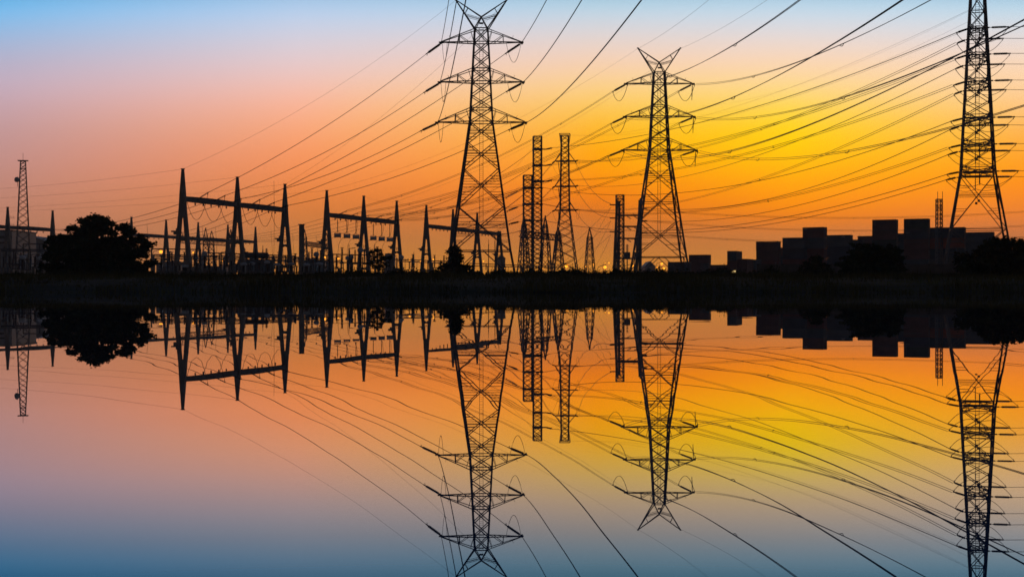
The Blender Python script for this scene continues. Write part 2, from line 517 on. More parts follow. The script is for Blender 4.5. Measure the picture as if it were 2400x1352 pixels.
# ------------------------------------------------------------------ V-topped pylons
ARMS = ((36.9, 6.1, 2.0), (30.8, 6.3, 2.0), (24.6, 6.7, 2.1))     # height, reach, depth at the body
LEVEL = ('upper', 'middle', 'lower')
NEAR = ('nearest', 'middle', 'farthest')
def v_pylon(label, loc):
    t = thing('lattice_pylon', label, 'pylon', loc, 0, 'V-topped lattice pylons')
    wf = lerp_table([(0, 5.4), (4.8, 4.5), (24.6, 1.75), (39.0, 1.0)])
    levels = [0, 4.8, 11.6, 17.4, 21.5, 24.6, 26.7, 28.7, 30.8, 32.8, 34.9, 36.9, 39.0]
    c = lattice_body(t, levels, wf, .31, .14, 'steel', horiz=(4.8, 24.6, 26.7, 30.8, 32.8, 36.9, 39.0), x_from=1, second=(1, 2, 3, 4))
    # splayed feet under the lowest tie
    for k in range(4):
        n = Vector(((0, 1, 0), (-1, 0, 0), (0, -1, 0), (1, 0, 0))[k])
        mid = (c(k, 4.8) + c(k + 1, 4.8)) / 2
        bar('brace', c(k, 0.1), c(k, 4.8).lerp(mid, .92), .13, 'steel', t, n)
        bar('brace', c(k + 1, 0.1), c(k + 1, 4.8).lerp(mid, .92), .13, 'steel', t, n)
        f = c(k, 0)
        MB().box((f.x, f.y, -.3), (1.1, 1.1, .9)).build('footing', 'concrete', t)
    for z, reach, dep in ARMS:
        w = wf(z); wt_ = wf(z + dep)
        for s in (-1, 1):
            tip = Vector((s * reach, 0, z + .05))
            plate = MB().box((s * (reach + .05), 0, z + .02), (.75, .7, .16)).box((s * (reach + .2), 0, z - .12), (.25, .5, .25)).build('cross_arm', 'steel', t)
            for sy in (-1, 1):
                b0 = Vector((s * w, sy * w, z)); b1 = Vector((s * wt_, sy * wt_, z + dep))
                q = tip + Vector((0, sy * .16, 0))
                bar('chord', b0, q, .15, 'steel', plate)
                bar('chord', b1, q + Vector((0, 0, .1)), .12, 'steel', plate)
                u = .46
                lo, hi = b0.lerp(q, u), b1.lerp(q, u)
                bar('post', lo, hi, .1, 'steel', plate)
                bar('diagonal', hi, b0.lerp(q, .16), .09, 'steel', plate)
                bar('diagonal', b0, b1.lerp(q, .12), .07, 'steel', plate)
            for u in (.2, .46, .7):
                a = Vector((s * w, -w, z)).lerp(tip, u); b = Vector((s * w, w, z)).lerp(tip, u)
                bar('lacing', a, b, .07, 'steel', plate)
                b2 = Vector((s * w, w, z)).lerp(tip, u - .2)
                bar('lacing', a, b2, .07, 'steel', plate)
            # bird guard and spike near the tip
            MB().box((s * (reach - 1.35), 0, z + .62), (.5, .2, .16), Matrix.Rotation(s * .45, 3, 'Y')).bar((s * (reach - 1.3), 0, z + .65), (s * (reach - 1.15), 0, z + 1.1), .05).build('bird_guard', 'steel', plate)
    # V shaped earth wire peak
    ap = 40.85
    for s in (-1, 1):
        tip = Vector((s * 3.95, 0, 43.5))
        pk = MB().box(tip, (.28, .3, .18)).build('peak_horn', 'steel', t)
        for sy in (-1, 1):
            k = Vector((s * 1.0, sy * 1.0, 39.0))
            a = Vector((0, sy * .35, ap))
            bar('chord', k, tip, .17, 'steel', pk)
            bar('chord', a, tip, .13, 'steel', pk)
            bar('chord', k, a, .15, 'steel', pk)
            u = .52
            bar('strut', k.lerp(tip, u), a.lerp(tip, u), .07, 'steel', pk)
            bar('strut', k.lerp(tip, .5), a.lerp(k, .14), .07, 'steel', pk)
            bar('strut', k.lerp(tip, .42), a.lerp(k, .26), .06, 'steel', pk)
    MB().box((0, -.55, 39.75), (.62, .06, .26)).bar((-.5, -.5, 39.9), (.5, -.5, 39.9), .05).build('number_plate', 'sign', t)
    ld = MB()
    for x in (-.28, .28): ld.bar((x, 0, 8.2), (x, 0, 39.2), .06)
    for i in range(104): ld.bar((-.28, 0, 8.3 + i * .3), (.28, 0, 8.3 + i * .3), .03)
    ld.build('ladder', 'steel', t)
    return t

T1 = Vector((-4.73, 217, GROUND)); T2 = Vector((27.8, 266, GROUND)); S2 = 1.02
pyl1 = v_pylon('tallest V-topped lattice pylon, left of centre, its horns touching the top of the picture', T1)
pyl2 = copy_tree(pyl1)
pyl2.location = T2; pyl2.scale = (S2, S2, S2)
pyl2['label'] = 'shorter V-topped lattice pylon right of centre with twin loops under its arms'
def tip1(i, s): return T1 + Vector((s * (ARMS[i][1] + .05), 0, ARMS[i][0] - .1))
def tip2(i, s): return T2 + Vector((s * (ARMS[i][1] + .05), 0, ARMS[i][0] - .1)) * S2
N1 = 'the tallest pylon'; N2 = 'the shorter V-pylon'
SIDE = {-1: 'left', 1: 'right'}

# ------------------------------------------------------------------ concrete gantries
L1 = [Vector((-48.4 + 5.03 * i, 207 + 15.4 * i, 1.1)) for i in range(10)]
L2 = [Vector((-109.6 + 5.07 * i, 306 + 14.4 * i, 1.1)) for i in range(-1, 8)]
DIRV = Vector((5.03, 15.4, 0)).normalized()
ROT = math.atan2(-DIRV.x, DIRV.y)
BEAM = 12.15           # beam centre above the yard
def a_frame_mesh_parts(peak=True):
    """legs in the local x-z plane, square across the gantry; returns mesh list"""
    parts = []
    for s in (-1, 1):
        m = MB()
        rings = []
        for z, cx, w, d in ((0, 1.27, .62, .62), (3.0, 1.02, .58, .6), (7.0, .66, .52, .55), (10.2, .36, .5, .5), (11.6, .26, .48, .5)):
            rings.append([(s * cx - w / 2, -d / 2, z), (s * cx + w / 2, -d / 2, z), (s * cx + w / 2, d / 2, z), (s * cx - w / 2, d / 2, z)])
        m.loft(rings)
        parts.append(('leg', m))
    m = MB()
    top = 16.45 if peak else 12.7
    rings = []
    for z, w, d in ((9.3, .98, .54), (11.5, .98, .56), (12.9, .8, .6), (top, .32 if peak else .7, .32 if peak else .6)):
        rings.append([(-w / 2, -d / 2, z), (w / 2, -d / 2, z), (w / 2, d / 2, z), (-w / 2, d / 2, z)])
    m.loft(rings)
    if peak: m.box((0, 0, top + .06), (.46, .46, .14))
    parts.append(('spire' if peak else 'head', m))
    for z0, half in ((6.2, .78), (2.7, 1.1)):
        m = MB()
        # arched tie between the legs
        n = 10
        top_p = [(-half + 2 * half * i / n, z0 + .42 - .25 * math.sin(math.pi * i / n)) for i in range(n + 1)]
        bot_p = [(-half + 2 * half * i / n, z0 - .75 + .55 * math.sin(math.pi * i / n) ** .6) for i in range(n + 1)]
        for i in range(n):
            (xa, ta), (xb, tb) = top_p[i], top_p[i + 1]
            (_, ba), (_, bb) = bot_p[i], bot_p[i + 1]
            m.add([(xa, -.2, ba), (xb, -.2, bb), (xb, -.2, tb), (xa, -.2, ta), (xa, .2, ba), (xb, .2, bb), (xb, .2, tb), (xa, .2, ta)],
                  [(0, 1, 2, 3), (7, 6, 5, 4), (3, 2, 6, 7), (1, 0, 4, 5)])
        parts.append(('tie', m))
    # switch ledge on the left leg
    m = MB().box((-1.15, 0, 7.35), (1.1, .9, .22)).box((-1.1, 0, 7.05), (.6, .6, .4)).box((-.95, 0, 7.62), (.3, .3, .35))
    parts.append(('ledge', m))
    m = MB()
    for i in range(4): m.bar((-.3 + i * .18, .1 * (i % 2), 6.6), (-.36 + i * .2, 0, 7.15 + .12 * (i % 2)), .06)
    parts.append(('switch_gear', m))
    return parts
_af = {True: [(n, m.mesh(n, 'concrete' if n not in ('switch_gear',) else 'steel')) for n, m in a_frame_mesh_parts(True)],
       False: [(n, m.mesh(n, 'concrete' if n not in ('switch_gear',) else 'steel')) for n, m in a_frame_mesh_parts(False)]}
ORD = ['first', 'second', 'third', 'fourth', 'fifth', 'sixth', 'seventh', 'eighth', 'ninth', 'tenth']
def a_frame(pos, label, peak, group):
    t = thing('concrete_a_frame', label, 'gantry', pos, ROT, group)
    for n, me in _af[peak]: link(n, me, t)
    return t
def beam_between(a, b, label, group):
    a = a + Vector((0, 0, BEAM)); b = b + Vector((0, 0, BEAM))
    d = (b - a); L = d.length
    t = MB()
    rings = []
    n = 8
    for i in range(n + 1):
        u = i / n
        y = .42 + (L - .84) * u
        h = .74 + .14 * math.sin(math.pi * u)
        z = .03 * math.sin(math.pi * u)
        rings.append([(-.32, y, z - h / 2), (.32, y, z - h / 2), (.32, y, z + h / 2), (-.32, y, z + h / 2)])
    t.loft(rings)
    o = t.build('gantry_beam', 'beam_concrete')
    o.location = a
    o.rotation_euler = (0, 0, math.atan2(-d.x, d.y))
    tag(o, label, 'beam', group, 'thing')
    for u in (.2, .35, .5, .65, .8):
        MB().box((0, .42 + (L - .84) * u, -.62), (.16, .16, .34)).build('bracket', 'steel', o)
    return o
def on_beam(a, b, u, side=0.0, dz=0.0):
    across = Vector((DIRV.y, -DIRV.x, 0))
    return a.lerp(b, u) + Vector((0, 0, BEAM + dz)) + across * side
for i, p in enumerate(L1):
    a_frame(p, f'{ORD[i]} concrete A-frame from the left in the near row of gantries beside the water', i < 9, 'concrete A-frames of the near gantry row')
for i, p in enumerate(L2):
    if i == 0: continue
    a_frame(p, f'{ORD[i-1]} A-frame from the left in the paler, farther row of concrete gantries', True, 'concrete A-frames of the far gantry row')
k = 0
for i, j in ((0, 1), (1, 2), (3, 4), (4, 5), (6, 7), (7, 8), (8, 9)):
    beam_between(L1[i], L1[j], f'concrete beam between the {ORD[i]} and {ORD[j]} A-frames of the near gantry row', 'beams of the near gantry row')
for i, j in ((0, 1), (1, 2), (4, 5), (5, 6), (6, 7), (7, 8)):
    if i == 0:
        lab = 'concrete beam running out of the left edge of the picture from the first far A-frame'
    else:
        lab = f'concrete beam between the {ORD[i-1]} and {ORD[j-1]} A-frames of the far gantry row'
    beam_between(L2[i], L2[j], lab, 'beams of the far gantry row')

# line traps hung from the second near gantry
for i, (a, b, u) in enumerate(((3, 4, .28), (3, 4, .53), (3, 4, .78), (4, 5, .28), (4, 5, .53), (4, 5, .78))):
    p = on_beam(L1[a], L1[b], u, 0, -.5)
    t = thing('line_trap', f'pale drum-shaped line trap hanging {ORD[i]} from the left under the second near gantry', 'line trap', p - Vector((0, 0, 3.3)), 0, 'line traps under the gantry')
    insulator_mesh(m := MB(), (0, 0, 3.2), (0, 0, .75), .1, 12); m.build('insulator_string', 'insulator', t)
    MB().lathe((-.62, 0, .25), (.62, .12, .25), [(0, .28), (.02, .44), (.12, .44), (.16, .36), (.84, .36), (.88, .44), (.98, .44), (1, .28)], 12).build('drum', 'trap', t)
    MB().bar((-.62, 0, .68), (.62, 0, .68), .06).bar((-.5, 0, .7), (0, 0, 1.0), .04).bar((.5, 0, .7), (0, 0, 1.0), .04).build('hanger', 'steel', t)
    lj = MB().tube([(.62, .1, .55), (1.3, .2, .5), (1.75, .4, 1.2), (1.9, .6, 2.2), (1.95, .6, 3.3)], .035); lj.build('upper_lead', 'cable', t)
    lj = MB().tube([(-.62, 0, .0), (-1.1, 0, -.35), (-1.5, 0, -1.2), (-1.65, 0, -2.6), (-1.6, .2, -3.6), (-1.5, .4, -4.4)], .04); lj.build('lower_lead', 'cable', t)

# ------------------------------------------------------------------ the tall pylon on the right
T3 = P(2291, 673, 200); T3.z = GROUND
ROT3 = -R(15)
ARM3 = [P(0, y, 200).z - GROUND for y in (80, 141, 202, 286, 347, 409)]
def right_pylon():
    t = thing('lattice_pylon', 'tall pylon at the right whose top is cut off, with twelve insulators reaching right', 'pylon', T3, ROT3)
    wf = lerp_table([(0, 4.85), (9.5, 3.35), (15.5, 2.28), (27, 1.55), (40, .82), (50, .5)])
    a = ARM3
    levels = [0, 7.4, a[5], a[5] + .9, a[4], a[4] + .9, a[3], a[3] + .9, a[3] + 2.9, a[2], a[2] + .9, a[1], a[1] + .9, a[0], a[0] + .9, a[0] + 3.2, a[0] + 6.2, a[0] + 9.5, 50]
    c = lattice_body(t, levels, wf, .25, .105, 'steel', horiz=[7.4] + [z for q in a for z in (q, q + .9)] + [a[0] + 3.2], second=(0, 1))
    for k in range(4):
        f = c(k, 0)
        MB().box((f.x, f.y, -.3), (1.2, 1.2, .9)).build('footing', 'concrete', t)
    tips = []
    for i, z in enumerate(a):
        w = wf(z); w2 = wf(z + 1.3)
        row = {}
        for s in (-1, 1):
            tip = Vector((0, s * (4.7 + .1 * i), z))
            plate = MB().box(tip, (2 * w + .5, .3, .16)).build('cross_arm', 'steel', t)
            for sx_ in (-1, 1):
                q = tip + Vector((sx_ * .3, 0, 0))
                b0 = Vector((sx_ * w, s * w, z)); b1 = Vector((sx_ * w2, s * w2, z + 1.3))
                bar('chord', b0, q, .11, 'steel', plate); bar('chord', b1, q, .09, 'steel', plate)
                bar('diagonal', b0.lerp(q, .45), b1.lerp(q, .2), .08, 'steel', plate)
                bar('post', b0.lerp(q, .45), b1.lerp(q, .45), .07, 'steel', plate)
            for u in (.45,):
                bar('lacing', Vector((-w, s * w, z)).lerp(tip, u), Vector((w, s * w, z)).lerp(tip, u), .08, 'steel', plate)
            row[s] = tip
        tips.append(row)
    for z in [(levels[q] + levels[q + 1]) / 2 for q in (1, 3, 5, 8, 10, 12)]:
        w = wf(z)
        for s in (-1, 1):
            MB().box((0, s * (w + .02), z), (.34, .05, .34)).build('gusset_plate', 'steel', t)
    ld = MB()
    for x in (-.25, .25): ld.bar((x, .3, 14), (x, .3, 48), .06)
    for i in range(113): ld.bar((-.25, .3, 14.2 + i * .3), (.25, .3, 14.2 + i * .3), .03)
    ld.build('ladder', 'steel', t)
    mat = Matrix.Translation(T3) @ Matrix.Rotation(ROT3, 4, 'Z')
    W3.extend(wf(z) + .3 for z in a)
    return [{s: mat @ v for s, v in r.items()} for r in tips]
W3 = []
TIP3 = right_pylon()
N3 = 'the cut-off right pylon'

# ------------------------------------------------------------------ farther lattice structures
def pylon_far():
    Y = 415.0
    b = P(1324, 673, Y); b.z = GROUND
    t = thing('lattice_pylon', 'slim lattice pylon in the middle distance with three short pairs of arms and flared cap', 'pylon', b, R(-8))
    z = lambda y: P(0, y, Y).z - GROUND
    wf = lerp_table([(0, 4.0), (z(492), 1.35), (z(318), 1.02), (z(314), 1.3)])
    lv = [0, 4.2, 7.6, 10.6, 13.2, 15.5, 17.5, 19.3, z(492)]
    zz = z(492)
    while zz < z(320) - 1.2:
        zz += (z(318) - z(492)) / 15.0; lv.append(zz)
    c = lattice_body(t, lv, wf, .28, .15, 'steel', horiz=(z(492), z(437), z(378), z(318)))
    for y in (318,):
        w = 1.02
        for k in (-1, 1):
            for s in (-1, 1): bar('cap_strut', (k * w, s * w, z(345)), (k * 1.5, s * 1.2, z(314)), .15, 'steel', t)
            bar('cap_strut', (k * 1.5, -1.2, z(314)), (k * 1.5, 1.2, z(314)), .15, 'steel', t)
            bar('cap_strut', (-1.5, k * 1.2, z(314)), (1.5, k * 1.2, z(314)), .15, 'steel', t)
    tips = {}
    for i, y in enumerate((378, 437, 493)):
        for s in (-1, 1):
            zc = z(y); w = wf(zc)
            tip = Vector((s * 3.0, 0, zc))
            plate = MB().box((s * 1.75, 0, zc), (1.9, 2.2, .3)).box((s * .75, 0, zc), (1.2, 2.6, .45)).build('cross_arm', 'steel', t)
            for sy in (-1, 1):
                bar('chord', (s * w, sy * w, zc), tip, .2, 'steel', plate)
                bar('chord', (s * w, sy * w, zc + 2.5), tip, .17, 'steel', plate)
            tips[i, s] = Matrix.Translation(b) @ Matrix.Rotation(R(-8), 4, 'Z') @ tip
    return tips
TIP4 = pylon_far()
N4 = 'the slim central pylon'

def lattice_column(px, ytop, w_px, Y, label, arm_ys=(), arm_dir=1):
    b = P(px, 673, Y); b.z = GROUND
    t = thing('lattice_mast', label, 'mast', b, R(6), 'straight square lattice masts')
    h = P(0, ytop, Y).z - GROUND
    w = w_px / F * Y / 2
    n = max(6, int(round(h / (w * 2 * .56))))
    lv = [h * i / n for i in range(n + 1)]
    lattice_body(t, lv, lambda z: w, .17, .115, 'steel', horiz=(h, lv[-2]))
    tips = []
    for y in arm_ys:
        z = P(0, y, Y).z - GROUND
        MB().box((0, -w, z), (w * 2.3, .3, .4)).box((0, w, z), (w * 2.3, .3, .4)).box((arm_dir * (w + .5), 0, z), (1.1, .3, .25)).build('bracket', 'steel', t)
        tips.append(Matrix.Translation(b) @ Matrix.Rotation(R(6), 4, 'Z') @ Vector((arm_dir * (w + 1.0), 0, z)))
    return tips
TIP5A = lattice_column(1259.5, 320, 19, 300, 'taller of the two straight lattice masts standing close together left of the slim pylon', (350, 388, 425))
TIP5B = lattice_column(1237, 411, 20, 296, 'shorter of the two straight lattice masts standing close together', (441, 479, 517))
TIP5C = lattice_column(1453, 457, 17, 350, 'straight lattice mast standing behind the twin concrete poles', ())

def taper_tower(px, ytop, wtop, wbase, Y, label, name='lattice_tower', n=9, legw=.2, brw=.12, rz=.2, group=None, peak=0.0, ypk=None):
    b = P(px, 673, Y); b.z = GROUND
    t = thing(name, label, 'tower', b, rz, group)
    h = P(0, ytop, Y).z - GROUND
    wb, wt_ = wbase / F * Y / 2, wtop / F * Y / 2
    wf = lerp_table([(0, wb), (h, wt_)])
    lv = [0.0]; 
    r = (wt_ / wb) ** (1.0 / n) if wt_ > .15 else .82
    steps = [r ** i for i in range(n)]
    tot = sum(steps)
    for s in steps: lv.append(lv[-1] + h * s / tot)
    lattice_body(t, lv, wf, legw, brw, 'steel', horiz=(lv[-1], lv[-3]))
    if ypk:
        hp = P(0, ypk, Y).z - GROUND
        for s in (-1, 1):
            for q in (-1, 1): bar('peak_strut', (s * wt_, q * wt_, h), (0, 0, hp), legw * .9, 'steel', t)
    return t, h, wt_
mast, mh, mw = taper_tower(54, 378, 11, 36, 450, 'pale communication tower with a dish at the far left behind the gantry', 'radio_tower', 18, .22, .13, .25)
MB().bar((0, 0, mh), (0, 0, mh + 2.6), .1).build('antenna', 'steel', mast)
MB().box((0, 0, mh + .15), (3.2, 2.2, .22)).build('platform', 'steel', mast)
dd = MB().lathe((-1.55, -.5, mh - 6.0), (-1.95, -1.1, mh - 6.0), [(0, .25), (.2, .8), (.9, .85), (1, .7)], 14)
dd.build('dish', 'dish', mast, True)
MB().bar((-1.6, -.3, mh - 8.2), (-1.6, -.3, mh - 5.0), .16).bar((-1.6, -.3, mh - 5.6), (-.8, 0, mh - 5.6), .1).build('dish_bracket', 'steel', mast)
m = MB()
for z in (mh - 18, mh - 20.3):
    m.bar((-2.3, 0, z), (-5.0, 0, z), .08)
    for i in range(5): m.bar((-2.9 - i * .5, 0, z - .5), (-2.9 - i * .5, 0, z + .5), .06)
m.build('yagi_antenna', 'steel', mast)

taper_tower(1382, 556, 10, 25, 380, 'small pointed lattice tower right of the slim pylon', 'lattice_tower', 7, .2, .12, .2, None, 0, 532)
_s = MB(); bb = P(1382, 673, 380)
far_g = 'pointed lattice towers beyond the switchyard'
for px, yt, yp, W, Y, lab in ((482, 552, 534, 22, 560, 'left one of two pointed far towers between the first and second near A-frames'),
                              (496, 556, 541, 22, 600, 'right one of two pointed far towers between the first and second near A-frames'),
                              (541, 555, 537, 22, 570, 'pointed far lattice tower directly behind the second near A-frame'),
                              (714, 556, 538, 18, 520, 'pointed far lattice tower right of the plain concrete pole'),
                              (765, 558, 546, 20, 540, 'pointed far lattice tower directly behind the fourth near A-frame'),
                              (1228, 527, 505, 30, 420, 'lattice gantry tower behind the shorter straight mast'),
                              (1278, 527, 505, 30, 425, 'lattice gantry tower behind the taller straight mast'),
                              (1308, 545, 533, 30, 432, 'lattice gantry tower behind the slim central pylon')):
    taper_tower(px, yt, 8, W, Y, lab, 'lattice_tower', 7, .26, .15, .3, far_g, 0, yp)
def lattice_beam(p0, p1, w, label):
    p0, p1 = Vector(p0), Vector(p1)
    d = p1 - p0; L = d.length
    t = thing('lattice_beam', label, 'beam', p0, math.atan2(-d.x, d.y), 'lattice gantry beams beyond the switchyard')
    t['kind'] = 'thing'
    n = max(4, int(L / (w * 1.1)))
    cs = ((-1, -1), (1, -1), (1, 1), (-1, 1))
    slope = d.z / math.hypot(d.x, d.y); Lh = math.hypot(d.x, d.y)
    def c(k, u): return Vector((cs[k % 4][0] * w / 2, u * Lh, cs[k % 4][1] * w / 2 + slope * u * Lh))
    for k in range(4): bar('chord', c(k, 0), c(k, 1), .2, 'steel', t)
    for i in range(n):
        for k in range(4):
            bar('brace', c(k, i / n), c(k + 1, (i + 1) / n), .13, 'steel', t)
            if k % 2: bar('brace', c(k + 1, i / n), c(k, (i + 1) / n), .13, 'steel', t)
    return t
lattice_beam(P(424, 565, 560), P(552, 573, 575), 1.5, 'dark lattice beam strung between the pointed towers behind the second near A-frame')
lattice_beam(P(716, 571, 520), P(768, 578, 545), 1.5, 'lattice beam between the plain concrete pole and the fourth near A-frame')
lattice_beam(P(1222, 548, 420), P(1312, 558, 440), 1.7, 'lattice gantry beam behind the pair of straight masts')

# slender mast before the containers
tm, hm, wm = taper_tower(2201, 467, 11.5, 13, 186, 'slender lattice mast with two rods on top standing before the containers', 'lattice_mast', 18, .09, .06, .1)
for s in (-1, 1):
    MB().bar((s * wm, -wm, hm), (s * wm, -wm, hm + 1.0), .06).build('lightning_rod', 'steel', tm)

# twin pole structure
def pole(px, ytop, Y, r0, r1, label, name='concrete_pole', lean=0.0, group=None):
    b = P(px, 673, Y); b.z = GROUND
    h = P(0, ytop, Y).z - GROUND
    o = MB().lathe((0, 0, -.2), (lean, 0, h), [(0, r0), (.5, (r0 + r1) / 2), (1, r1)], 10).build(name, 'concrete')
    o.location = b
    m = MB().box((lean, 0, h + .04), (r1 * 2.4, r1 * 2.4, .1))
    m.build('cap', 'steel', o)
    return tag(o, label, 'pole', group)
YP = 300.0
pg = 'poles of the twin pole structure'
pole(1438, 470, YP, .34, .26, 'outer left pole of the dark pole structure beside the shorter V pylon', lean=.75, group=pg)
pole(1449, 473, YP + 3, .34, .26, 'inner left pole of the dark pole structure', lean=.25, group=pg)
pole(1490, 470, YP, .36, .26, 'inner right pole of the dark pole structure, leaning right', lean=.85, group=pg)
pole(1500, 466, YP + 3, .36, .27, 'outer right pole of the dark pole structure, touching the pylon leg', lean=.2, group=pg)
for i, y in enumerate((505, 531, 559)):
    a = P(1446, y, YP + 1.5); b = P(1502, y, YP + 1.5)
    o = MB().bar(a - a, b - a, .3, .34).build('cross_beam', 'steel'); o.location = a
    tag(o, f'{LEVEL[i]} cross beam between the dark twin poles', 'beam', 'cross beams of the twin poles', 'thing')
    for u in (.42, .72):
        q = (b - a) * u
        insulator_mesh(m := MB(), q + Vector((0, 0, -.2)), q + Vector((.9, 0, -.75)), .2, 6); m.build('insulator', 'insulator', o)
for i, y in enumerate((480, 511, 543)):
    a = P(1430, y, YP); b = P(1458, y + 1, YP + 2)
    o = MB().bar(a - a, b - a, .24, .26).build('side_arm', 'steel'); o.location = a
    tag(o, f'{LEVEL[i]} short side arm on the left of the dark twin poles', 'arm', 'side arms of the twin poles')
plat = thing('equipment_platform', 'low platform carrying three ribbed bushings between the dark twin poles', 'platform', P(1470, 606, YP), 0)
MB().box((0, 0, 0), (5.4, 3.0, .3)).build('deck', 'steel', plat)
for x in (-2.5, 0, 2.5):
    MB().bar((x, 0, -.1), (x, 0, -5.3), .22).build('leg', 'concrete', plat)
    MB().box((x * .85, 0, .75), (1.2, 1.2, 1.2)).build('tank', 'steel', plat)
    insulator_mesh(m := MB(), (x * .85, 0, 1.3), (x * .85, 0, 3.1 + .5 * (x == -2.5)), .42, 8); m.build('bushing', 'insulator', plat)
for s in (-1, 1): bar('brace', (-2.5 * s, 0, -.2), (0, 0, -3.6), .2, 'steel', plat)
pole(707, 527, 215, .46, .40, 'plain thick concrete pole standing free between the first and second near gantries')

# ------------------------------------------------------------------ strings, loops and cables
def towards(a, b, d):
    a, b = Vector(a), Vector(b)
    return a + (b - a).normalized() * d
G_IN = 'insulator strings on the near gantries'
def strung(pname, tips, i, s, target, string_len, r, fn, sag, label, slope=0.0):
    """string from an arm tip towards a target, then the cable itself"""
    a = tips(i, s)
    q = towards(a, target + Vector((0, 0, -4 * sag * .5 + slope)), string_len)
    insulator(f'insulator string on the {LEVEL[i]} {SIDE[s]} arm of {pname}, pulling left', a, q, .23, n=18, core=.15)
    b_in = towards(target, q, 2.0)
    fn(label, q, b_in, sag, r)
    return q, b_in
PH = (.2, .5, .8)
for n_p, pname, tips, spans, fn, r, sag, S, dx, LN in (
        (1, N1, tip1, {-1: (0, 1), 1: (1, 2)}, wire, .052, 1.3, 6.5, .052, 300.0),
        (2, N2, tip2, {-1: (3, 4), 1: (4, 5)}, bundle, .042, 2.6, 10.8, .046, 300.0)):
    for s in (-1, 1):
        ga, gb = spans[s]
        for i in range(3):
            u = PH[i]
            tgt = on_beam(L1[ga], L1[gb], u, .45, .05)
            q, b_in = strung(pname, tips, i, s, tgt, 3.0, r, fn, sag,
                             f'{LEVEL[i]} cable from the {SIDE[s]} arms of {pname} down to the {"first" if n_p == 1 else "second"} near gantry')
            insulator(f'{NEAR[i]} string on the near gantry beam between A-frames {ORD[ga]} and {ORD[gb]}, facing the pylons', tgt, b_in, .13, G_IN, 10)
            # cable on towards the viewer
            a = tips(i, s)
            dxx = dx + (.016 if n_p == 1 and s == -1 else 0)
            far = a + Vector((dxx * LN, -LN, 0))
            slope = 4 * S / LN
            q2 = a + Vector((dx, -1, -slope)).normalized() * 2.6
            insulator(f'insulator string on the {LEVEL[i]} {SIDE[s]} arm of {pname}, seen end on', a, q2, .17)
            lab = f'{LEVEL[i]} cable from {SIDE[s]} arms of {pname} rising out of the picture overhead'
            if n_p == 1: wire(lab, q2, far, S, .05, n=60)
            else: bundle(lab, q2, far, S, .04, .55, (.17, .33), n=60)
            lab = f'slack loop under the {LEVEL[i]} {SIDE[s]} arm of {pname}'
            if n_p == 1 and s == -1: loop(lab, a + Vector((.15, -.2, -.1)), a + Vector((.95, -1.2, -.1)), 2.9, .04)
            elif n_p == 1: loop(lab, a + Vector((-2.3, 0, 0)), a + Vector((.0, -1.2, -.1)), 3.0, .04)
            else: loop(lab, q, q2, 2.4, .05)
            if n_p == 2 and s == 1:
                e = a + Vector((-.1, 0, -2.9))
                insulator(f'upright pilot insulator under the {LEVEL[i]} right arm of {pname}', a, e, .13)
# earth wires from the horns
def horn(n_p, s):
    return (T1 + Vector((s * 3.95, 0, 43.4))) if n_p == 1 else (T2 + Vector((s * 3.95, 0, 43.4)) * S2)
TOPZ = Vector((0, 0, 16.5))
EW = 'thin earth wires'
wire(f'thin earth wire from the left horn of {N1} to the first near A-frame', horn(1, -1), L1[0] + TOPZ, 2.0, .018, group=EW, n=30)
wire(f'thin earth wire from the right horn of {N1} to the third near A-frame', horn(1, 1), L1[2] + TOPZ, 2.0, .014, group=EW, n=30)
wire(f'thin earth wire from the left horn of {N2} to the fourth near A-frame', horn(2, -1), L1[3] + TOPZ, 3.0, .018, group=EW, n=30)
wire(f'thin earth wire from the right horn of {N2} to the sixth near A-frame', horn(2, 1), L1[5] + TOPZ, 3.0, .016, group=EW, n=30)
for s in (-1, 1):
    a = horn(2, s)
    wire(f'thin earth wire from {SIDE[s]} horn of {N2} leaving the picture', a, a + Vector((14, -300, 0)), 7.5, .018, group=EW, n=60)
    a = horn(1, s)
    wire(f'thin earth wire from the {SIDE[s]} horn of {N1} passing overhead', a, a + Vector((15.6, -300, 0)), 5.0, .016, group=EW, n=60)
for i, (ye, lab) in enumerate(((437, 'highest'), (458, 'second'), (481, 'third'), (489, 'lowest'))):
    a = L1[i] + TOPZ
    slope_y = (ye - (YH - (a.z - CAM_Z) * F / a.y))
    e = P(-120, ye + slope_y * .25, a.y + 60)
    wire(f'{lab} of four thin wires leaving the left edge from the near A-frames', a, e, .6, .016, group=EW, n=20)
for i in range(5):
    wire(f'thin earth wire joining the tops of the {ORD[i+4]} and {ORD[i+5] if i < 4 else "tenth"} near A-frames' if i < 3 else f'thin earth wire from the {ORD[i+4]} near A-frame towards the far masts',
         L1[i + 4] + TOPZ, (L1[i + 5] + TOPZ) if i < 3 else P(1260 + 60 * (i - 3), 330, 300 + 110 * (i - 3)), .5 if i < 3 else 2.5, .014, group=EW, n=16)

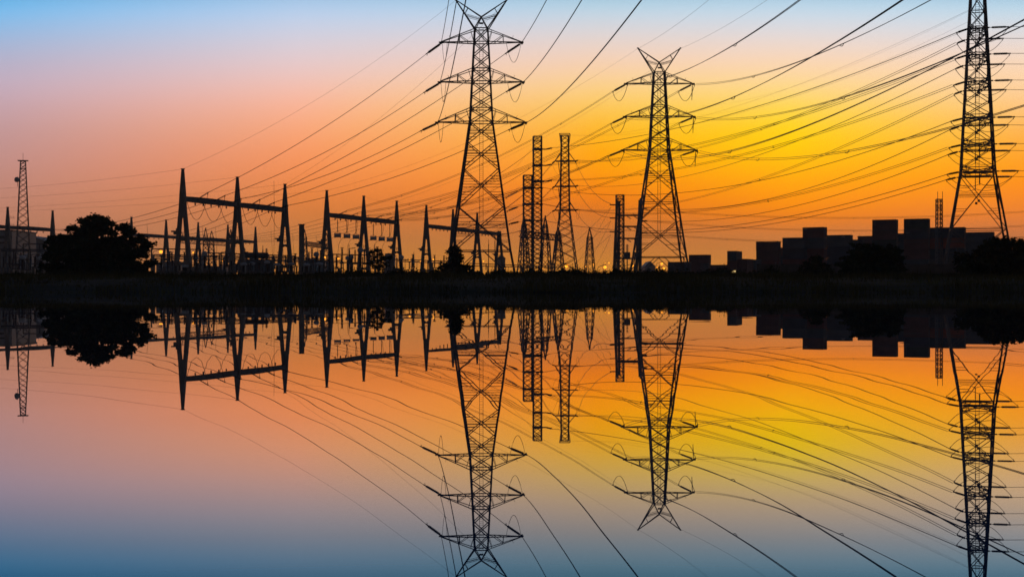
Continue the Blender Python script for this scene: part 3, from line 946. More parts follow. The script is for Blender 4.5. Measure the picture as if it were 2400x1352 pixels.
# near gantry on to the far gantry, with droppers
for g, (na, nb, fa, fb) in enumerate(((0, 1, 1, 2), (1, 2, 4, 5), (3, 4, 5, 6), (4, 5, 6, 7))):
    for i, u in enumerate(PH):
        a = on_beam(L1[na], L1[nb], u, -.45, -.05); b = on_beam(L2[fa], L2[fb], u, .45, 0)
        q = towards(a, b + Vector((0, 0, -2.5)), 2.2); q2 = towards(b, a + Vector((0, 0, -2.5)), 2.2)
        nm = f'the near beam between A-frames {ORD[na]} and {ORD[nb]}'
        insulator(f'{NEAR[i]} string on {nm}, facing left', a, q, .14, G_IN, 10)
        insulator(f'{NEAR[i]} string on the far beam between A-frames {ORD[fa-1]} and {ORD[fb-1]}, facing the viewer', b, q2, .14, 'insulator strings on the far gantries', 10)
        if g < 2:
            wire(f'{NEAR[i]} cable sagging left from {nm}', q, q2, 1.8, .04)
        else:
            wire(f'{NEAR[i]} cable sagging from {nm} to the far row', q, q2, 1.8, .03)
        inn = towards(on_beam(L1[na], L1[nb], u, .45, .05), (tip1 if na < 3 else tip2)(i, -1 if g % 2 == 0 else 1), 2.0)
        if na < 3:
            loop(f'{NEAR[i]} slack loop passing under {nm}', q, inn, 3.4, .035, 'slack loops under the near gantry beams')
        for u2, bott in (((.34, 6.0), (.62, 6.2)) if g == 0 else ((.3, 6.0),)):
            p = q.lerp(q2, u2) - Vector((0, 0, 4 * 1.8 * u2 * (1 - u2)))
            pts = [p, p + Vector((.12, 0, -1.4)), p + Vector((.22, .1, -(p.z - bott) * .6)), Vector((p.x + .3, p.y + .1, bott))]
            o = MB().tube(pts, .03).build('dropper_cable', 'cable')
            tag(o, f'{"first" if u2 < .5 else "second"} dropper from the {NEAR[i]} cable left of {nm}', 'cable', 'droppers from the cables to the switchgear')
# long thin dropper beside the third A-frame
o = MB().tube([P(642, 424, 236), P(643, 500, 236), P(642, 598, 236)], .03).build('dropper_cable', 'cable')
tag(o, 'long upright dropper hanging just left of the third near A-frame', 'cable', 'droppers from the cables to the switchgear')

# far pylon and mast lines down to the third near gantry
for i in range(3):
    a = TIP4[i, -1]; b = on_beam(L1[7], L1[8], PH[i], .45, 0)
    q = towards(a, b + Vector((0, 0, -3)), 3.6)
    insulator(f'insulator string on the {LEVEL[i]} left arm of {N4}', a, q, .24)
    bundle(f'{LEVEL[i]} twin cable from {N4} down to the third near gantry', q, b, 3.0, .04, .5, (.3, .7))
    lo = q + Vector((2.2, 0, -3.3))
    insulator(f'upright pilot insulator under the {LEVEL[i]} left arm of {N4}', a + Vector((1.0, -.3, 0)), lo, .14)
    loop(f'slack loop under the {LEVEL[i]} left arm of {N4}', q, lo, 1.0, .035)
    a = TIP5B[i] - Vector((2.6, 0, 0)); b = on_beam(L1[6], L1[7], PH[i], .45, 0)
    q0 = towards(a, b + Vector((0, 0, -2)), 1.4); q = towards(a, b + Vector((0, 0, -2)), 4.6)
    insulator(f'insulator string left of the shorter straight mast, {LEVEL[i]} one', q0, q, .2)
    wire(f'link from the shorter straight mast to its {LEVEL[i]} left insulator', a, q0, .05, .04, n=4)
    bundle(f'{LEVEL[i]} twin cable from the shorter straight mast down to the third near gantry', q, b, 2.0, .03, .4, (.5,))
    a = TIP5A[i] - Vector((2.6, 0, 0)); b = P(880 + 22 * i, 497 + 6 * i, 275)
    bundle(f'{LEVEL[i]} twin cable from the taller straight mast down to the sixth near A-frame', a, on_beam(L1[4], L1[5], PH[i] * .5 + .4, .5, .3), 2.4, .026, .4, (.4, .7))

# lines between the right pylon and the far masts
targets = [(TIP5A[0], 'taller straight mast', 3.0), (TIP5A[1], 'taller straight mast', 3.2), (TIP5A[2], 'taller straight mast', 3.4),
           (TIP5B[0], 'shorter straight mast', 5.0), (TIP5B[1], 'shorter straight mast', 5.0), (TIP5B[2], 'shorter straight mast', 4.6)]
targets_far = [(TIP4[0, 1], 'slim central pylon', 5.5), (TIP4[1, 1], 'slim central pylon', 5.5), (TIP4[2, 1], 'slim central pylon', 5.5),
               (P(1504, 490, YP + 2), 'dark twin poles', 4.0), (P(1504, 519, YP + 2), 'dark twin poles', 3.2), (P(1504, 546, YP + 2), 'dark twin poles', 2.4)]
for side, tg, wd in ((-1, targets, 'front'), (1, targets_far, 'rear')):
    for i in range(6):
        a = TIP3[i][side]; b, where, sag = tg[i]
        ex = Vector((math.cos(ROT3), math.sin(ROT3), 0)) * W3[i]
        al = a - ex
        q = towards(al, b + Vector((0, 0, -sag * 1.6)), 2.4)
        insulator(f'insulator string on the left of {N3}, {ORD[i]} {wd} arm from the top', al, q, .15, n=16, core=.09)
        b2 = towards(b, a + Vector((0, 0, -sag)), 2.6 if 'mast' in where or 'poles' in where else 3.6)
        lv = LEVEL[i % 3]
        insulator(f'{lv} insulator string facing right on the {where}', b, b2, .17 if 'pylon' not in where else .22)
        if i in (1, 2, 4) and side == -1 or i in (0, 2) and side == 1:
            bundle(f'twin cable from {ORD[i]} {wd} arm of {N3} to the {where}', q, b2, sag, .04, .35, (.35, .7))
        else:
            wire(f'cable from {ORD[i]} {wd} arm of {N3} to the {where}', q, b2, sag, .055, n=30)
        # right hand side: nearly level cables leaving the picture
        e = a + Vector((260, -40 * side * 0 - 60, 6.0))
        p0 = a + ex
        p1 = towards(p0, Vector((e.x, e.y, a.z - .5)), 2.5)
        insulator(f'insulator string reaching right from {N3}, {ORD[i]} {wd} arm from the top', p0, p1, .19, n=16, core=.11)
        wire(f'level cable leaving the right edge from the {ORD[i]} {wd} arm of {N3}', p1, e, 4.5, .042, n=30)
        mid = a + Vector((0, 0, -1.7))
        loop(f'left half of the slack loop under the {ORD[i]} {wd} arm of {N3}', q, mid, .95, .045)
        loop(f'right half of the slack loop under the {ORD[i]} {wd} arm of {N3}', mid, p1, .95, .045)
        insulator(f'upright pilot insulator under the {ORD[i]} {wd} arm of {N3}', a + Vector((0, 0, -.1)), mid, .09)
# right arms of the slim pylon on to the viewer's right, and cables down to the poles
for i in range(3):
    a = TIP4[i, 1]
    e = P(1432, 478 + 32 * i, YP)
    q = towards(a, e + Vector((0, 0, -3)), 3.8)
    insulator(f'insulator string slanting down right from the {LEVEL[i]} right arm of {N4}', a, q, .22)
    wire(f'{LEVEL[i]} cable slanting from {N4} down to the dark twin poles', q, e, 2.2, .05)
    q2 = towards(TIP4[i, 1], Vector((60, 300, a.z - 2)), 3.6)
    loop(f'slack loop under the {LEVEL[i]} right arm of {N4}', q, q2, 2.6, .035)
for i, (y0, y1) in enumerate(((497, 493), (523, 527), (552, 555))):
    a = P(1512, y0 - 5, YP + 3); b = P(2520, y1 - 6, 285)
    bundle(f'{LEVEL[i]} of three level twin cables crossing behind the containers to the right edge', a, b, 1.9, .035, .5, (.2, .5))
wire('lone low cable leaving the right edge of the picture behind the rightmost tree', P(2300, 553, 290), P(2520, 554, 285), .2, .035, n=8)
for i, (x0, y0, x1, y1, Y0, Y1) in enumerate(((1330, 318, 2270, 25, 415, 205), (1340, 316, 2290, 60, 415, 200))):
    wire(f'{"upper" if i == 0 else "lower"} faint earth wire from the slim pylon cap rising right to the cut-off pylon', P(x0, y0, Y0), P(x1, y1, Y1), 5.0, .016, group=EW, n=30)
for i, (y0, y1) in enumerate(((120, 60), (150, 84))):
    wire(f'{"upper" if i == 0 else "lower"} of the two faint far wires crossing the pale sky towards the right pylon', P(1640, 250 + 20 * i, 420), P(2285, y1 - 40, 206), 3.0, .012, group=EW, n=20)
# fan of cables from the twin poles down to the far switchgear
for i in range(6):
    a = P(1432, 486 + 32 * (i % 3), YP); b = P(1270 + 24 * i, 628, 520)
    wire(f'thin slanting cable {ORD[i]} in the fan falling left from the dark twin poles', a, b, 1.0, .025, n=10, group='fan of slanting cables')

# ------------------------------------------------------------------ switchyard clutter
def post_insulator(pos, label, h=5.0, kind=0, group=None):
    t = thing('post_insulator', label, 'insulator', pos, random.uniform(-.4, .4), group)
    if kind == 0:
        for n, me in _posts[0]: link(n, me, t)
    else:
        for n, me in _posts[kind]: link(n, me, t)
    t.scale = (1, 1, h / 5.0)
    return t
_posts = []
a = MB().bar((-.35, 0, 0), (-.18, 0, 2.7), .16).bar((.35, 0, 0), (.18, 0, 2.7), .16).box((0, 0, 2.75), (.8, .5, .12))
b = insulator_mesh(MB(), (0, 0, 2.8), (0, 0, 4.9), .24, 9, 8, .1)
c_ = MB().box((0, 0, 4.95), (.5, .3, .12))
_posts.append([('stand', a.mesh('stand', 'steel')), ('ribbed_stack', b.mesh('ribbed_stack', 'insulator')), ('clamp', c_.mesh('clamp', 'cable'))])
a = MB().lathe((0, 0, 0), (0, 0, 2.2), [(0, .3), (1, .28)], 8)
b = insulator_mesh(MB(), (0, 0, 2.2), (0, 0, 4.2), .33, 9, 8, .2)
c_ = MB().lathe((0, 0, 4.2), (0, 0, 5.0), [(0, .3), (.2, .5), (.7, .5), (1, .15)], 10)
_posts.append([('stand', a.mesh('stand', 'concrete')), ('ribbed_stack', b.mesh('ribbed_stack', 'insulator')), ('tank', c_.mesh('tank', 'trap'))])
a = MB().box((0, 0, 1.3), (.34, .34, 2.6))
b = insulator_mesh(MB(), (-.5, 0, 2.6), (-.5, 0, 4.6), .2, 8, 8, .09)
insulator_mesh(b, (.5, 0, 2.6), (.5, 0, 4.6), .2, 8, 8, .09)
c_ = MB().box((0, 0, 2.6), (1.7, .3, .18)).bar((-.6, 0, 4.7), (.6, 0, 4.85), .1)
_posts.append([('stand', a.mesh('stand', 'concrete')), ('ribbed_stack', b.mesh('ribbed_stack', 'insulator')), ('blade', c_.mesh('blade', 'cable'))])

ADJ = ['', 'ribbed post insulator on a steel stand', 'ribbed column with a round tank on top', 'double-column disconnector on a concrete post']
cnt = 0
for row, (x0, x1, Y0, Y1, n, h) in enumerate(((370, 780, 212, 232, 20, 3.3), (372, 1000, 226, 262, 26, 5.0), (380, 1060, 262, 300, 24, 5.6), (0, 120, 205, 212, 8, 3.6), (0, 130, 240, 250, 7, 5.2), (372, 760, 203, 205, 22, 2.6), (700, 900, 240, 250, 9, 6.0))):
    where = ('in the front switchgear row', 'in the second switchgear row under bus pipes', 'in the rear switchgear row under bus pipes',
             'in the low row left of the tree', 'in the taller row left of the tree', 'in the lowest row along the fence', 'between the fourth and fifth near A-frames')[row]
    for i in range(n):
        u = (i + random.uniform(.2, .8)) / n
        px = x0 + (x1 - x0) * u; Y = Y0 + (Y1 - Y0) * u
        k = random.choice((0, 0, 1, 2))
        b = P(px, 673, Y); b.z = 1.1
        post_insulator(b, f'{ADJ[k + 1]} {where}', h * random.uniform(.9, 1.08), k, f'switchgear columns {where}')
        cnt += 1
# tubular buses
for i, (x0, y0, Y0, x1, y1, Y1) in enumerate(((355, 583, 240, 470, 585, 246), (360, 597, 225, 700, 603, 255), (360, 601, 228, 760, 607, 262), (362, 606, 232, 800, 611, 270), (480, 592, 236, 690, 600, 262), (640, 612, 232, 905, 617, 262),
                                              (900, 607, 250, 1062, 613, 290), (930, 612, 250, 1062, 618, 290), (0, 584, 215, 132, 586, 222), (0, 588, 225, 140, 590, 232), (12, 618, 212, 112, 619, 216), (55, 572, 240, 130, 571, 246), (1095, 617, 300, 1300, 625, 330), (1100, 623, 300, 1300, 628, 330), (780, 596, 245, 870, 598, 252))):
    a, b = P(x0, y0, Y0), P(x1, y1, Y1)
    o = MB().cyl(a - a, b - a, .11, 6).build('bus_pipe', 'cable')
    o.location = a
    tag(o, f'{ORD[i % 10]} {"upper" if i < 10 else "outer"} horizontal bus pipe among the switchgear', 'pipe', 'bus pipes of the switchyard')
    L = (b - a).length
    for k in range(max(2, int(L / 7)) + 1):
        q = a.lerp(b, k / max(2, int(L / 7))) - a
        if k % 3 == 0 or i in (0, 8, 10):
            MB().bar(q, (q.x, q.y, 1.0 - a.z), .22).build('support_post', 'concrete', o)
        else:
            insulator_mesh(m := MB(), q, q - Vector((0, 0, 1.4)), .2, 6); m.build('support_insulator', 'insulator', o)
# horn gap discs and transformer near the fourth A-frame
tr = thing('power_transformer', 'bulky transformer with bushings low between the second and third near A-frames', 'transformer', P(598, 650, 236), R(15))
MB().box((0, 0, 1.6), (5.5, 2.6, 2.6)).build('tank', 'steel', tr)
MB().lathe((-2.2, 0, 3.7), (2.2, 0, 3.7), [(0, .3), (.03, .5), (.97, .5), (1, .3)], 10).build('conservator', 'steel', tr)
for x in (-1.8, 0, 1.8):
    insulator_mesh(m := MB(), (x, -.6, 2.9), (x, -1.0, 4.9), .28, 9); m.build('bushing', 'insulator', tr)
for k in range(7): MB().box((-2.4 + .8 * k, -1.55, 1.5), (.12, .5, 2.0)).build('radiator_fin', 'steel', tr)
def shed(px0, px1, ytop, Y, depth, label, roof=0.8, mat='cladding', windows=2):
    a, b = P(px0, ytop, Y), P(px1, ytop, Y)
    w = b.x - a.x; h = a.z - GROUND
    t = thing('building', label, 'building', ((a.x + b.x) / 2, Y + depth / 2, GROUND), 0)
    hw = h - roof
    MB().box((0, 0, hw / 2), (w, depth, hw)).build('wall', mat, t)
    m = MB().add([(-w / 2 - .3, -depth / 2 - .4, hw + .01), (w / 2 + .3, -depth / 2 - .4, hw + .01), (w / 2 + .3, depth / 2 + .4, hw + .01), (-w / 2 - .3, depth / 2 + .4, hw + .01), (0, -depth / 2 - .4, h), (0, depth / 2 + .4, h)],
                 [(0, 1, 4), (2, 3, 5), (1, 2, 5, 4), (3, 0, 4, 5), (3, 2, 1, 0)])
    m.build('roof', 'roof', t)
    for k in range(windows):
        x = -w / 2 + w * (k + .5) / windows
        win = MB().box((x, -depth / 2 - .03, hw * .35), (w / windows * .45, .1, min(1.6, hw * .3))).build('window', 'glass', t)
        MB().box((x, -depth / 2 - .12, hw * .35 - min(.85, hw * .16)), (w / windows * .5, .2, .1)).build('sill', 'trap', win)
    return t
def hall():
    Y = 520.0
    b = P(63, 673, Y); b.z = GROUND
    t = thing('warehouse', 'large pale warehouse with a sloping roof behind the far left gantry', 'building', b, 0)
    z = lambda y: P(0, y, Y).z - GROUND
    x = lambda px: P(px, 0, Y).x - b.x
    prof = [(x(26), 0), (x(104), 0), (x(104), z(566)), (x(60), z(551)), (x(26), z(552))]
    m = MB()
    for d0, d1 in ((0, 40),):
        n = len(prof)
        m.add([(p[0], d0, p[1]) for p in prof] + [(p[0], d1, p[1]) for p in prof], [tuple(range(n)), tuple(reversed(range(n, 2 * n)))] + [((k + 1) % n, k, n + k, n + (k + 1) % n) for k in range(n)])
    m.build('wall', 'cladding', t)
    rf = MB()
    for p, q in ((prof[4], prof[3]), (prof[3], prof[2])):
        rf.bar((p[0], -.4, p[1] + .25), (q[0], -.4, q[1] + .25), .9, .4)
    rf.build('fascia', 'roof', t)
    for k in range(6):
        MB().box((x(30 + 12 * k), -.06, z(600)), (.12, .1, z(566) * .95)).build('cladding_rib', 'cladding', t)
    MB().box((x(82), -.12, z(606)), (3.4, .2, 3.4)).build('door', 'glass', t)
    Y2 = 470.0
    b2 = P(10, 673, Y2); b2.z = GROUND
    t2 = thing('warehouse', 'flat-roofed block with a dark band at the far left edge', 'building', b2, 0)
    h2 = P(0, 541, Y2).z - GROUND
    w2 = 7.5
    MB().box((-1.2, 12, h2 / 2), (w2, 24, h2)).build('wall', 'cladding', t2)
    MB().box((-1.2, 12, h2 + .2), (w2 + .6, 24.6, .4)).build('roof', 'roof', t2)
    MB().box((-1.2, -.06, h2 * .88), (w2 * .96, .12, .9)).build('window_band', 'glass', t2)
    MB().box((-1.2, -.06, h2 * .78), (w2 * .96, .12, .5)).build('window_band', 'glass', t2)
hall()
shed(708, 762, 607, 430, 12, 'low pale control building between the plain pole and the fourth near A-frame', .5, windows=4)
shed(366, 420, 612, 460, 14, 'low pale building under the brightest street lamp at the left', .5, windows=4)
shed(446, 520, 622, 440, 12, 'long low hut behind the second near A-frame', .4, windows=5)
shed(902, 921, 593, 640, 14, 'distant tall grey block behind the leafy sapling', .4, windows=2)
shed(1166, 1184, 596, 700, 14, 'distant pale block behind the right foot of the tallest pylon', 2.0, windows=2)
shed(1512, 1536, 612, 900, 30, 'far round-shouldered store seen through the right pylon legs', 3.5, windows=2)

# slim lightning poles among the switchgear
for px, yt, Y, where in ((599, 560, 262, 'right of the second near A-frame'), (616, 575, 250, 'left of the third near A-frame'), (818, 572, 262, 'under the line traps, left one'), (878, 572, 268, 'under the line traps, right one'),
                         (500, 582, 240, 'between the first and second near A-frames'), (745, 580, 270, 'right of the plain concrete pole'), (970, 590, 290, 'right of the sixth near A-frame'), (1145, 560, 340, 'inside the tallest pylon legs, left one'), (1160, 552, 345, 'inside the tallest pylon legs, right one'), (1290, 562, 380, 'right of the taller straight mast')):
    b = P(px, 673, Y); b.z = 1.0
    hh = P(0, yt, Y).z - 1.0
    o = MB().lathe((0, 0, 0), (0, 0, hh), [(0, .12), (.7, .09), (1, .04)], 6).build('lightning_pole', 'steel')
    o.location = b
    insulator_mesh(m := MB(), (0, 0, hh * .72), (0, 0, hh * .9), .16, 6); m.build('insulator', 'insulator', o)
    tag(o, f'slim lightning pole {where}', 'pole', 'slim lightning poles of the switchyard')

# rail fence along the bank
fe = thing('rail_fence', 'low rail fence with two rails before the switchyard', 'fence', (0, 0, 0), 0)
fx0, fx1, FY = P(370, 0, 196).x, P(790, 0, 196).x, 196.0
nf = 14
pm = MB().box((0, 0, .75), (.14, .14, 1.5)).mesh('post', 'concrete')
for k in range(nf + 1):
    o = link('post', pm, fe); o.location = (fx0 + (fx1 - fx0) * k / nf, FY, 1.0)
for z in (1.5, 2.3):
    for k in range(nf):
        xa, xb = fx0 + (fx1 - fx0) * k / nf, fx0 + (fx1 - fx0) * (k + 1) / nf
        MB().box(((xa + xb) / 2, FY - .1, z), (xb - xa - .02, .05, .1)).build('rail', 'steel', fe)

# ------------------------------------------------------------------ street lamps
lamp_pole = MB().lathe((0, 0, 0), (0, 0, 9.0), [(0, .14), (1, .08)], 8).mesh('pole', 'steel')
lamp_arm = MB().tube([(0, 0, 8.9), (.3, 0, 9.5), (1.5, 0, 9.85)], .06, 6).mesh('arm', 'steel')
lamp_hood = MB().lathe((1.8, 0, 9.72), (1.8, 0, 9.95), [(0, .42), (.5, .3), (1, .08)], 12).mesh('hood', 'steel')
lamp_glow = MB().lathe((1.8, 0, 9.05), (1.8, 0, 9.75), [(0, .12), (.15, .28), (.4, .36), (.6, .36), (.85, .28), (1, .12)], 12).mesh('glowing_bowl', 'lamp')
LAMPS = [(377, 590, 430, 1.5, 'large bright lamp right of the big left tree'), (453, 592, 460, .8, 'small lamp between the first and second near A-frames'),
         (604, 597, 480, .8, 'small lamp right of the second near A-frame'), (737, 605, 470, .7, 'small lamp right of the plain concrete pole'), (793, 606, 470, 1.0, 'lamp right of the fourth near A-frame'),
         (672, 602, 560, .8, 'lamp half hidden behind the third near A-frame'), (1016, 608, 500, .8, 'lamp right of the seventh near A-frame'), (1035, 613, 520, .6, 'tiny lamp left of the ivy-covered stump'), (937, 626, 520, .8, 'low lamp among the bus pipes left of the ninth A-frame'),
         (1133, 612, 520, .7, 'lamp inside the left pylon legs'), (1291, 615, 520, .7, 'lamp just left of the slim pylon feet'), (1328, 623, 420, 1.5, 'large bright lamp between the slim pylon feet'), (1273, 629, 520, .9, 'low lamp behind the taller straight mast'),
         (1374, 625, 520, .8, 'lamp left of the small pointed tower'), (1392, 620, 480, 1.1, 'lamp right of the small pointed tower'), (1418, 626, 440, 1.4, 'large bright lamp left of the dark twin poles'),
         (1427, 616, 560, .8, 'higher small lamp left of the dark twin poles'), (1419, 617, 620, .6, 'faint tiny lamp left of the dark twin poles'), (1482, 624, 430, 1.5, 'large bright lamp between the dark twin poles'), (1470, 617, 600, .5, 'tiny lamp between the dark twin poles'),
         (1551, 618, 470, 1.1, 'higher of two lamps seen under the right pylon'), (1555, 629, 440, 1.3, 'lower bright lamp seen under the right pylon'), (1540, 627, 560, .8, 'small lamp at the left of the lamps under the right pylon'),
         (416, 598, 480, .8, 'small lamp left of the first near A-frame'), (522, 612, 520, .7, 'low lamp left of the second near A-frame'), (640, 611, 500, .8, 'low lamp left of the third near A-frame'), (700, 606, 480, .8, 'lamp left of the plain concrete pole'),
         (762, 603, 480, .8, 'lamp behind the fourth near A-frame'), (822, 611, 520, .8, 'low lamp left of the fifth near A-frame'), (862, 607, 500, .7, 'lamp right of the fifth near A-frame'), (960, 609, 480, .9, 'lamp right of the sixth near A-frame'),
         (986, 613, 520, .8, 'lamp left of the seventh near A-frame'), (1203, 626, 470, 1.0, 'low lamp at the right foot of the tallest pylon'), (1182, 629, 520, .8, 'low lamp inside the right foot of the tallest pylon')]
for px, py, Y, s, where in LAMPS:
    p = P(px, py, Y)
    h = p.z - GROUND
    t = thing('street_lamp', f'sodium street lamp, {where}', 'street lamp', (p.x, p.y, GROUND), 0, 'lit street lamps along the horizon')
    k = max(.55, s * .95)
    o = link('pole', lamp_pole, t); o.scale = (1, 1, (h - .45 * k) / 9.0)
    for n, me in (('arm', lamp_arm), ('hood', lamp_hood), ('glowing_bowl', lamp_glow)):
        o = link(n, me, t); o.scale = (k, k, k)
        o.location = (-1.8 * k if n != 'arm' else -1.8 * k, 0, h - 9.41 * k)
    for ch in t.children:
        if ch.name.startswith('pole'): ch.location = (-1.8 * k, 0, 0)

# ------------------------------------------------------------------ containers
PHI = -R(27)
def container_meshes(L, W, H, mat):
    hl, hw = L / 2, W / 2
    body = MB()
    def wall(p0, p1, n, nrm):
        p0, p1 = Vector(p0), Vector(p1)
        pts = []
        for i in range(n):
            for u, d in ((0.05, 0), (.45, 0), (.55, .05), (.95, .05)):
                pts.append(p0.lerp(p1, (i + u) / n) - Vector(nrm) * d)
        pts.append(p1)
        vs = [(p.x, p.y, z) for z in (.12, H - .12) for p in pts]
        k = len(pts)
        body.add(vs, [(i, i + 1, k + i + 1, k + i) for i in range(k - 1)])
    e = .06
    wall((-hl + e, -hw + e, 0), (hl - e, -hw + e, 0), max(4, int(L / .42)), (0, -1, 0))
    wall((hl - e, -hw + e, 0), (hl - e, hw - e, 0), 8, (1, 0, 0))
    wall((hl - e, hw - e, 0), (-hl + e, hw - e, 0), max(4, int(L / .42)), (0, 1, 0))
    wall((-hl + e, hw - e, 0), (-hl + e, -hw + e, 0), 8, (-1, 0, 0))
    body.add([(-hl + e, -hw + e, H - .05), (hl - e, -hw + e, H - .05), (hl - e, hw - e, H - .05), (-hl + e, hw - e, H - .05)], [(0, 1, 2, 3)])
    post = MB().box((0, 0, H / 2), (.16, .16, H - .02))
    rl = MB().box((0, 0, 0), (L - .34, .12, .13))
    rs = MB().box((0, 0, 0), (.12, W - .34, .13))
    lock = MB()
    for y in (-.7, -.25, .25, .7): lock.bar((0, y, .2), (0, y, H - .2), .05)
    return [m.mesh(n, mat) for n, m in (('body', body), ('corner_post', post), ('side_rail', rl), ('end_rail', rs))] + [lock.mesh('locking_bar', 'steel')]
_cm = {}
def container(corner, L, H, color, label, phi, group, W=2.44, mark=None):
    """corner: left front bottom corner"""
    key = (L, W, H, color)
    if key not in _cm: _cm[key] = container_meshes(L, W, H, color)
    body, post, rl, rs, lock = _cm[key]
    u = Vector((math.cos(phi), math.sin(phi), 0)); v = Vector((-math.sin(phi), math.cos(phi), 0))
    t = thing('shipping_container', label, 'container', corner + u * (L / 2) + v * (W / 2), phi, group)
    link('body', body, t)
    for s in (-1, 1):
        for q in (-1, 1):
            link('corner_post', post, t).location = (s * (L / 2 - .08), q * (W / 2 - .08), 0)
        for z in (.075, H - .075):
            link('side_rail', rl, t).location = (0, s * (W / 2 - .07), z)
            link('end_rail', rs, t).location = (s * (L / 2 - .07), 0, z)
    if W < L: link('locking_bar', lock, t).location = (L / 2 + .02, 0, 0)
    if mark:
        for x, z, w, h in mark:
            MB().box((-L / 2 + x, -W / 2 + .0, H - z), (w, .04, h)).build('marking', 'white', t)
    return t
CN = {'red': 'faded red', 'maroon': 'maroon', 'navy': 'navy blue', 'slate': 'slate blue', 'green': 'dark green', 'orange': 'orange red'}
def stack(px, ytop, n, L, colors, where, H=2.59, phi=PHI, W=2.44, marks=None):
    top = YARD + .01 + H * n
    Y = (top - CAM_Z) * F / (YH - ytop)
    base = P(px, 673, Y); base.z = YARD + .005
    for k in range(n):
        ci = n - 1 - k
        c = colors[min(ci, len(colors) - 1)]
        lvl = 'topmost' if k == n - 1 else ('at the bottom' if k == 0 else f'{ORD[k]} from the ground')
        container(base + Vector((0, 0, k * H)) + Vector((.03 * ((k * 7) % 3 - 1), 0, 0)), L, H - .015, c, f'{CN[c]} container {lvl} in {where}', phi, 'shipping containers in the yard', W, (marks or {}).get(ci))
S20, S40 = 6.06, 12.19
BLUR = [(.6, .55, .9, .34)]
stack(1772, 566, 4, S20, ['maroon', 'maroon', 'red', 'maroon'], 'the leftmost high stack', marks={2: [(5.3, .5, .25, .2), (5.3, .9, .25, .2), (5.3, 1.3, .25, .2)]})
stack(1834, 557, 4, S20, ['slate', 'navy', 'red', 'maroon', 'maroon'], 'the second high stack', H=2.9)
stack(1881, 533, 5, S20, ['maroon', 'slate', 'red', 'red', 'maroon'], 'the third high stack, lettered on top', H=2.9, phi=-R(37), marks={0: [(.55, .5, .22, .36), (.85, .5, .22, .36), (1.15, .5, .22, .36)], 1: [(.75, .55, .4, .36)]})
stack(1938, 551, 4, S20, ['slate', 'navy', 'navy', 'maroon'], 'the stack left of the narrow gap', H=2.9, phi=-R(32), marks={0: [(4.3, .5, .7, .2), (4.7, .62, .3, .15)]})
stack(1966, 562, 4, S20, ['navy', 'navy', 'slate', 'maroon'], 'the stack behind the round tree')
stack(1824, 580, 4, S20, ['maroon', 'navy', 'navy', 'maroon'], 'the low stack behind the first gap')
stack(2010, 553, 5, S20, ['maroon', 'navy', 'slate', 'slate', 'maroon'], 'the stack right of the narrow gap')
stack(2044, 515, 6, S20, ['maroon', 'maroon', 'green', 'maroon', 'slate', 'navy'], 'the left one of the two highest stacks', marks={0: [(.7, .6, .1, .3), (.7, 1.0, .14, .24), (.7, 1.4, .1, .2)]})
stack(2094, 547, 5, S20, ['navy', 'slate', 'slate', 'navy', 'navy'], 'the stack filling the gap between the highest')
stack(2118, 513, 6, S20, ['green', 'navy', 'maroon', 'maroon', 'slate', 'navy'], 'the right one of the two highest stacks', marks={1: [(1.0, .9, 1.1, .1)], 5: [(1.1, .8, .9, .1)]})
stack(2147, 534, 5, S40, ['navy', 'orange', 'navy', 'slate', 'navy'], 'the long stack behind the right pylon', H=2.75)
stack(2217, 545, 5, S40, ['slate', 'slate', 'slate', 'slate', 'navy'], 'the rightmost long stack')
PH2 = -R(24)
stack(1565, 613.5, 2, S20, ['slate', 'maroon'], 'the low pair under the pylon', phi=PH2, marks={0: [(1.0, .8, .9, .08), (1.0, 1.1, .9, .08), (1.0, 1.4, .9, .08)]})
stack(1592, 615.5, 2, S20, ['maroon', 'maroon'], 'the low pair behind the pylon leg', phi=PH2)
stack(1614, 597, 3, S20, ['maroon', 'slate', 'maroon'], 'the three-high stack right of the right pylon', phi=PH2, marks={0: [(3.2, .7, .7, .1), (4.3, .75, .6, .08)]})
stack(1666, 620.5, 2, S20, ['maroon', 'maroon'], 'the low stack between the taller ones', phi=PH2)
stack(1690, 621, 2, S20, ['maroon', 'red'], 'the low stack beside the narrow tower', phi=PH2)
stack(1704, 588, 3, 2.44, ['slate', 'maroon', 'maroon'], 'the narrow tower seen end on', phi=PH2, W=6.06)
stack(1728, 606.5, 2, 2.44, ['maroon', 'maroon'], 'the end-on pair right of the narrow tower', phi=PH2, W=6.06)
stack(1748, 608, 2, 2.44, ['slate', 'maroon'], 'the end-on pair beside the leftmost high stack', phi=PH2, W=6.06)
off = thing('added_cabin', 'added cabin whose glowing panel imitates light behind the foot of the narrow container tower', 'cabin', P(1722, 640, 352), R(-24))  # cabin added only to carry the glowing panel
off.location.z = YARD + .01
MB().box((0, 0, 1.3), (2.2, 2.0, 2.6)).build('wall', 'maroon', off)
MB().box((0, 0, 2.67), (2.4, 2.2, .12)).build('roof', 'roof', off)
glow_panel = MB().box((0, -1.02, 1.75), (1.0, .06, 1.3)).build('window', 'lit', off)  # emissive panel in place of the yellowish light behind the stack
MB().bar((0, -1.06, 1.1), (0, -1.06, 2.4), .06).build('glow_panel_bar', 'steel', glow_panel)

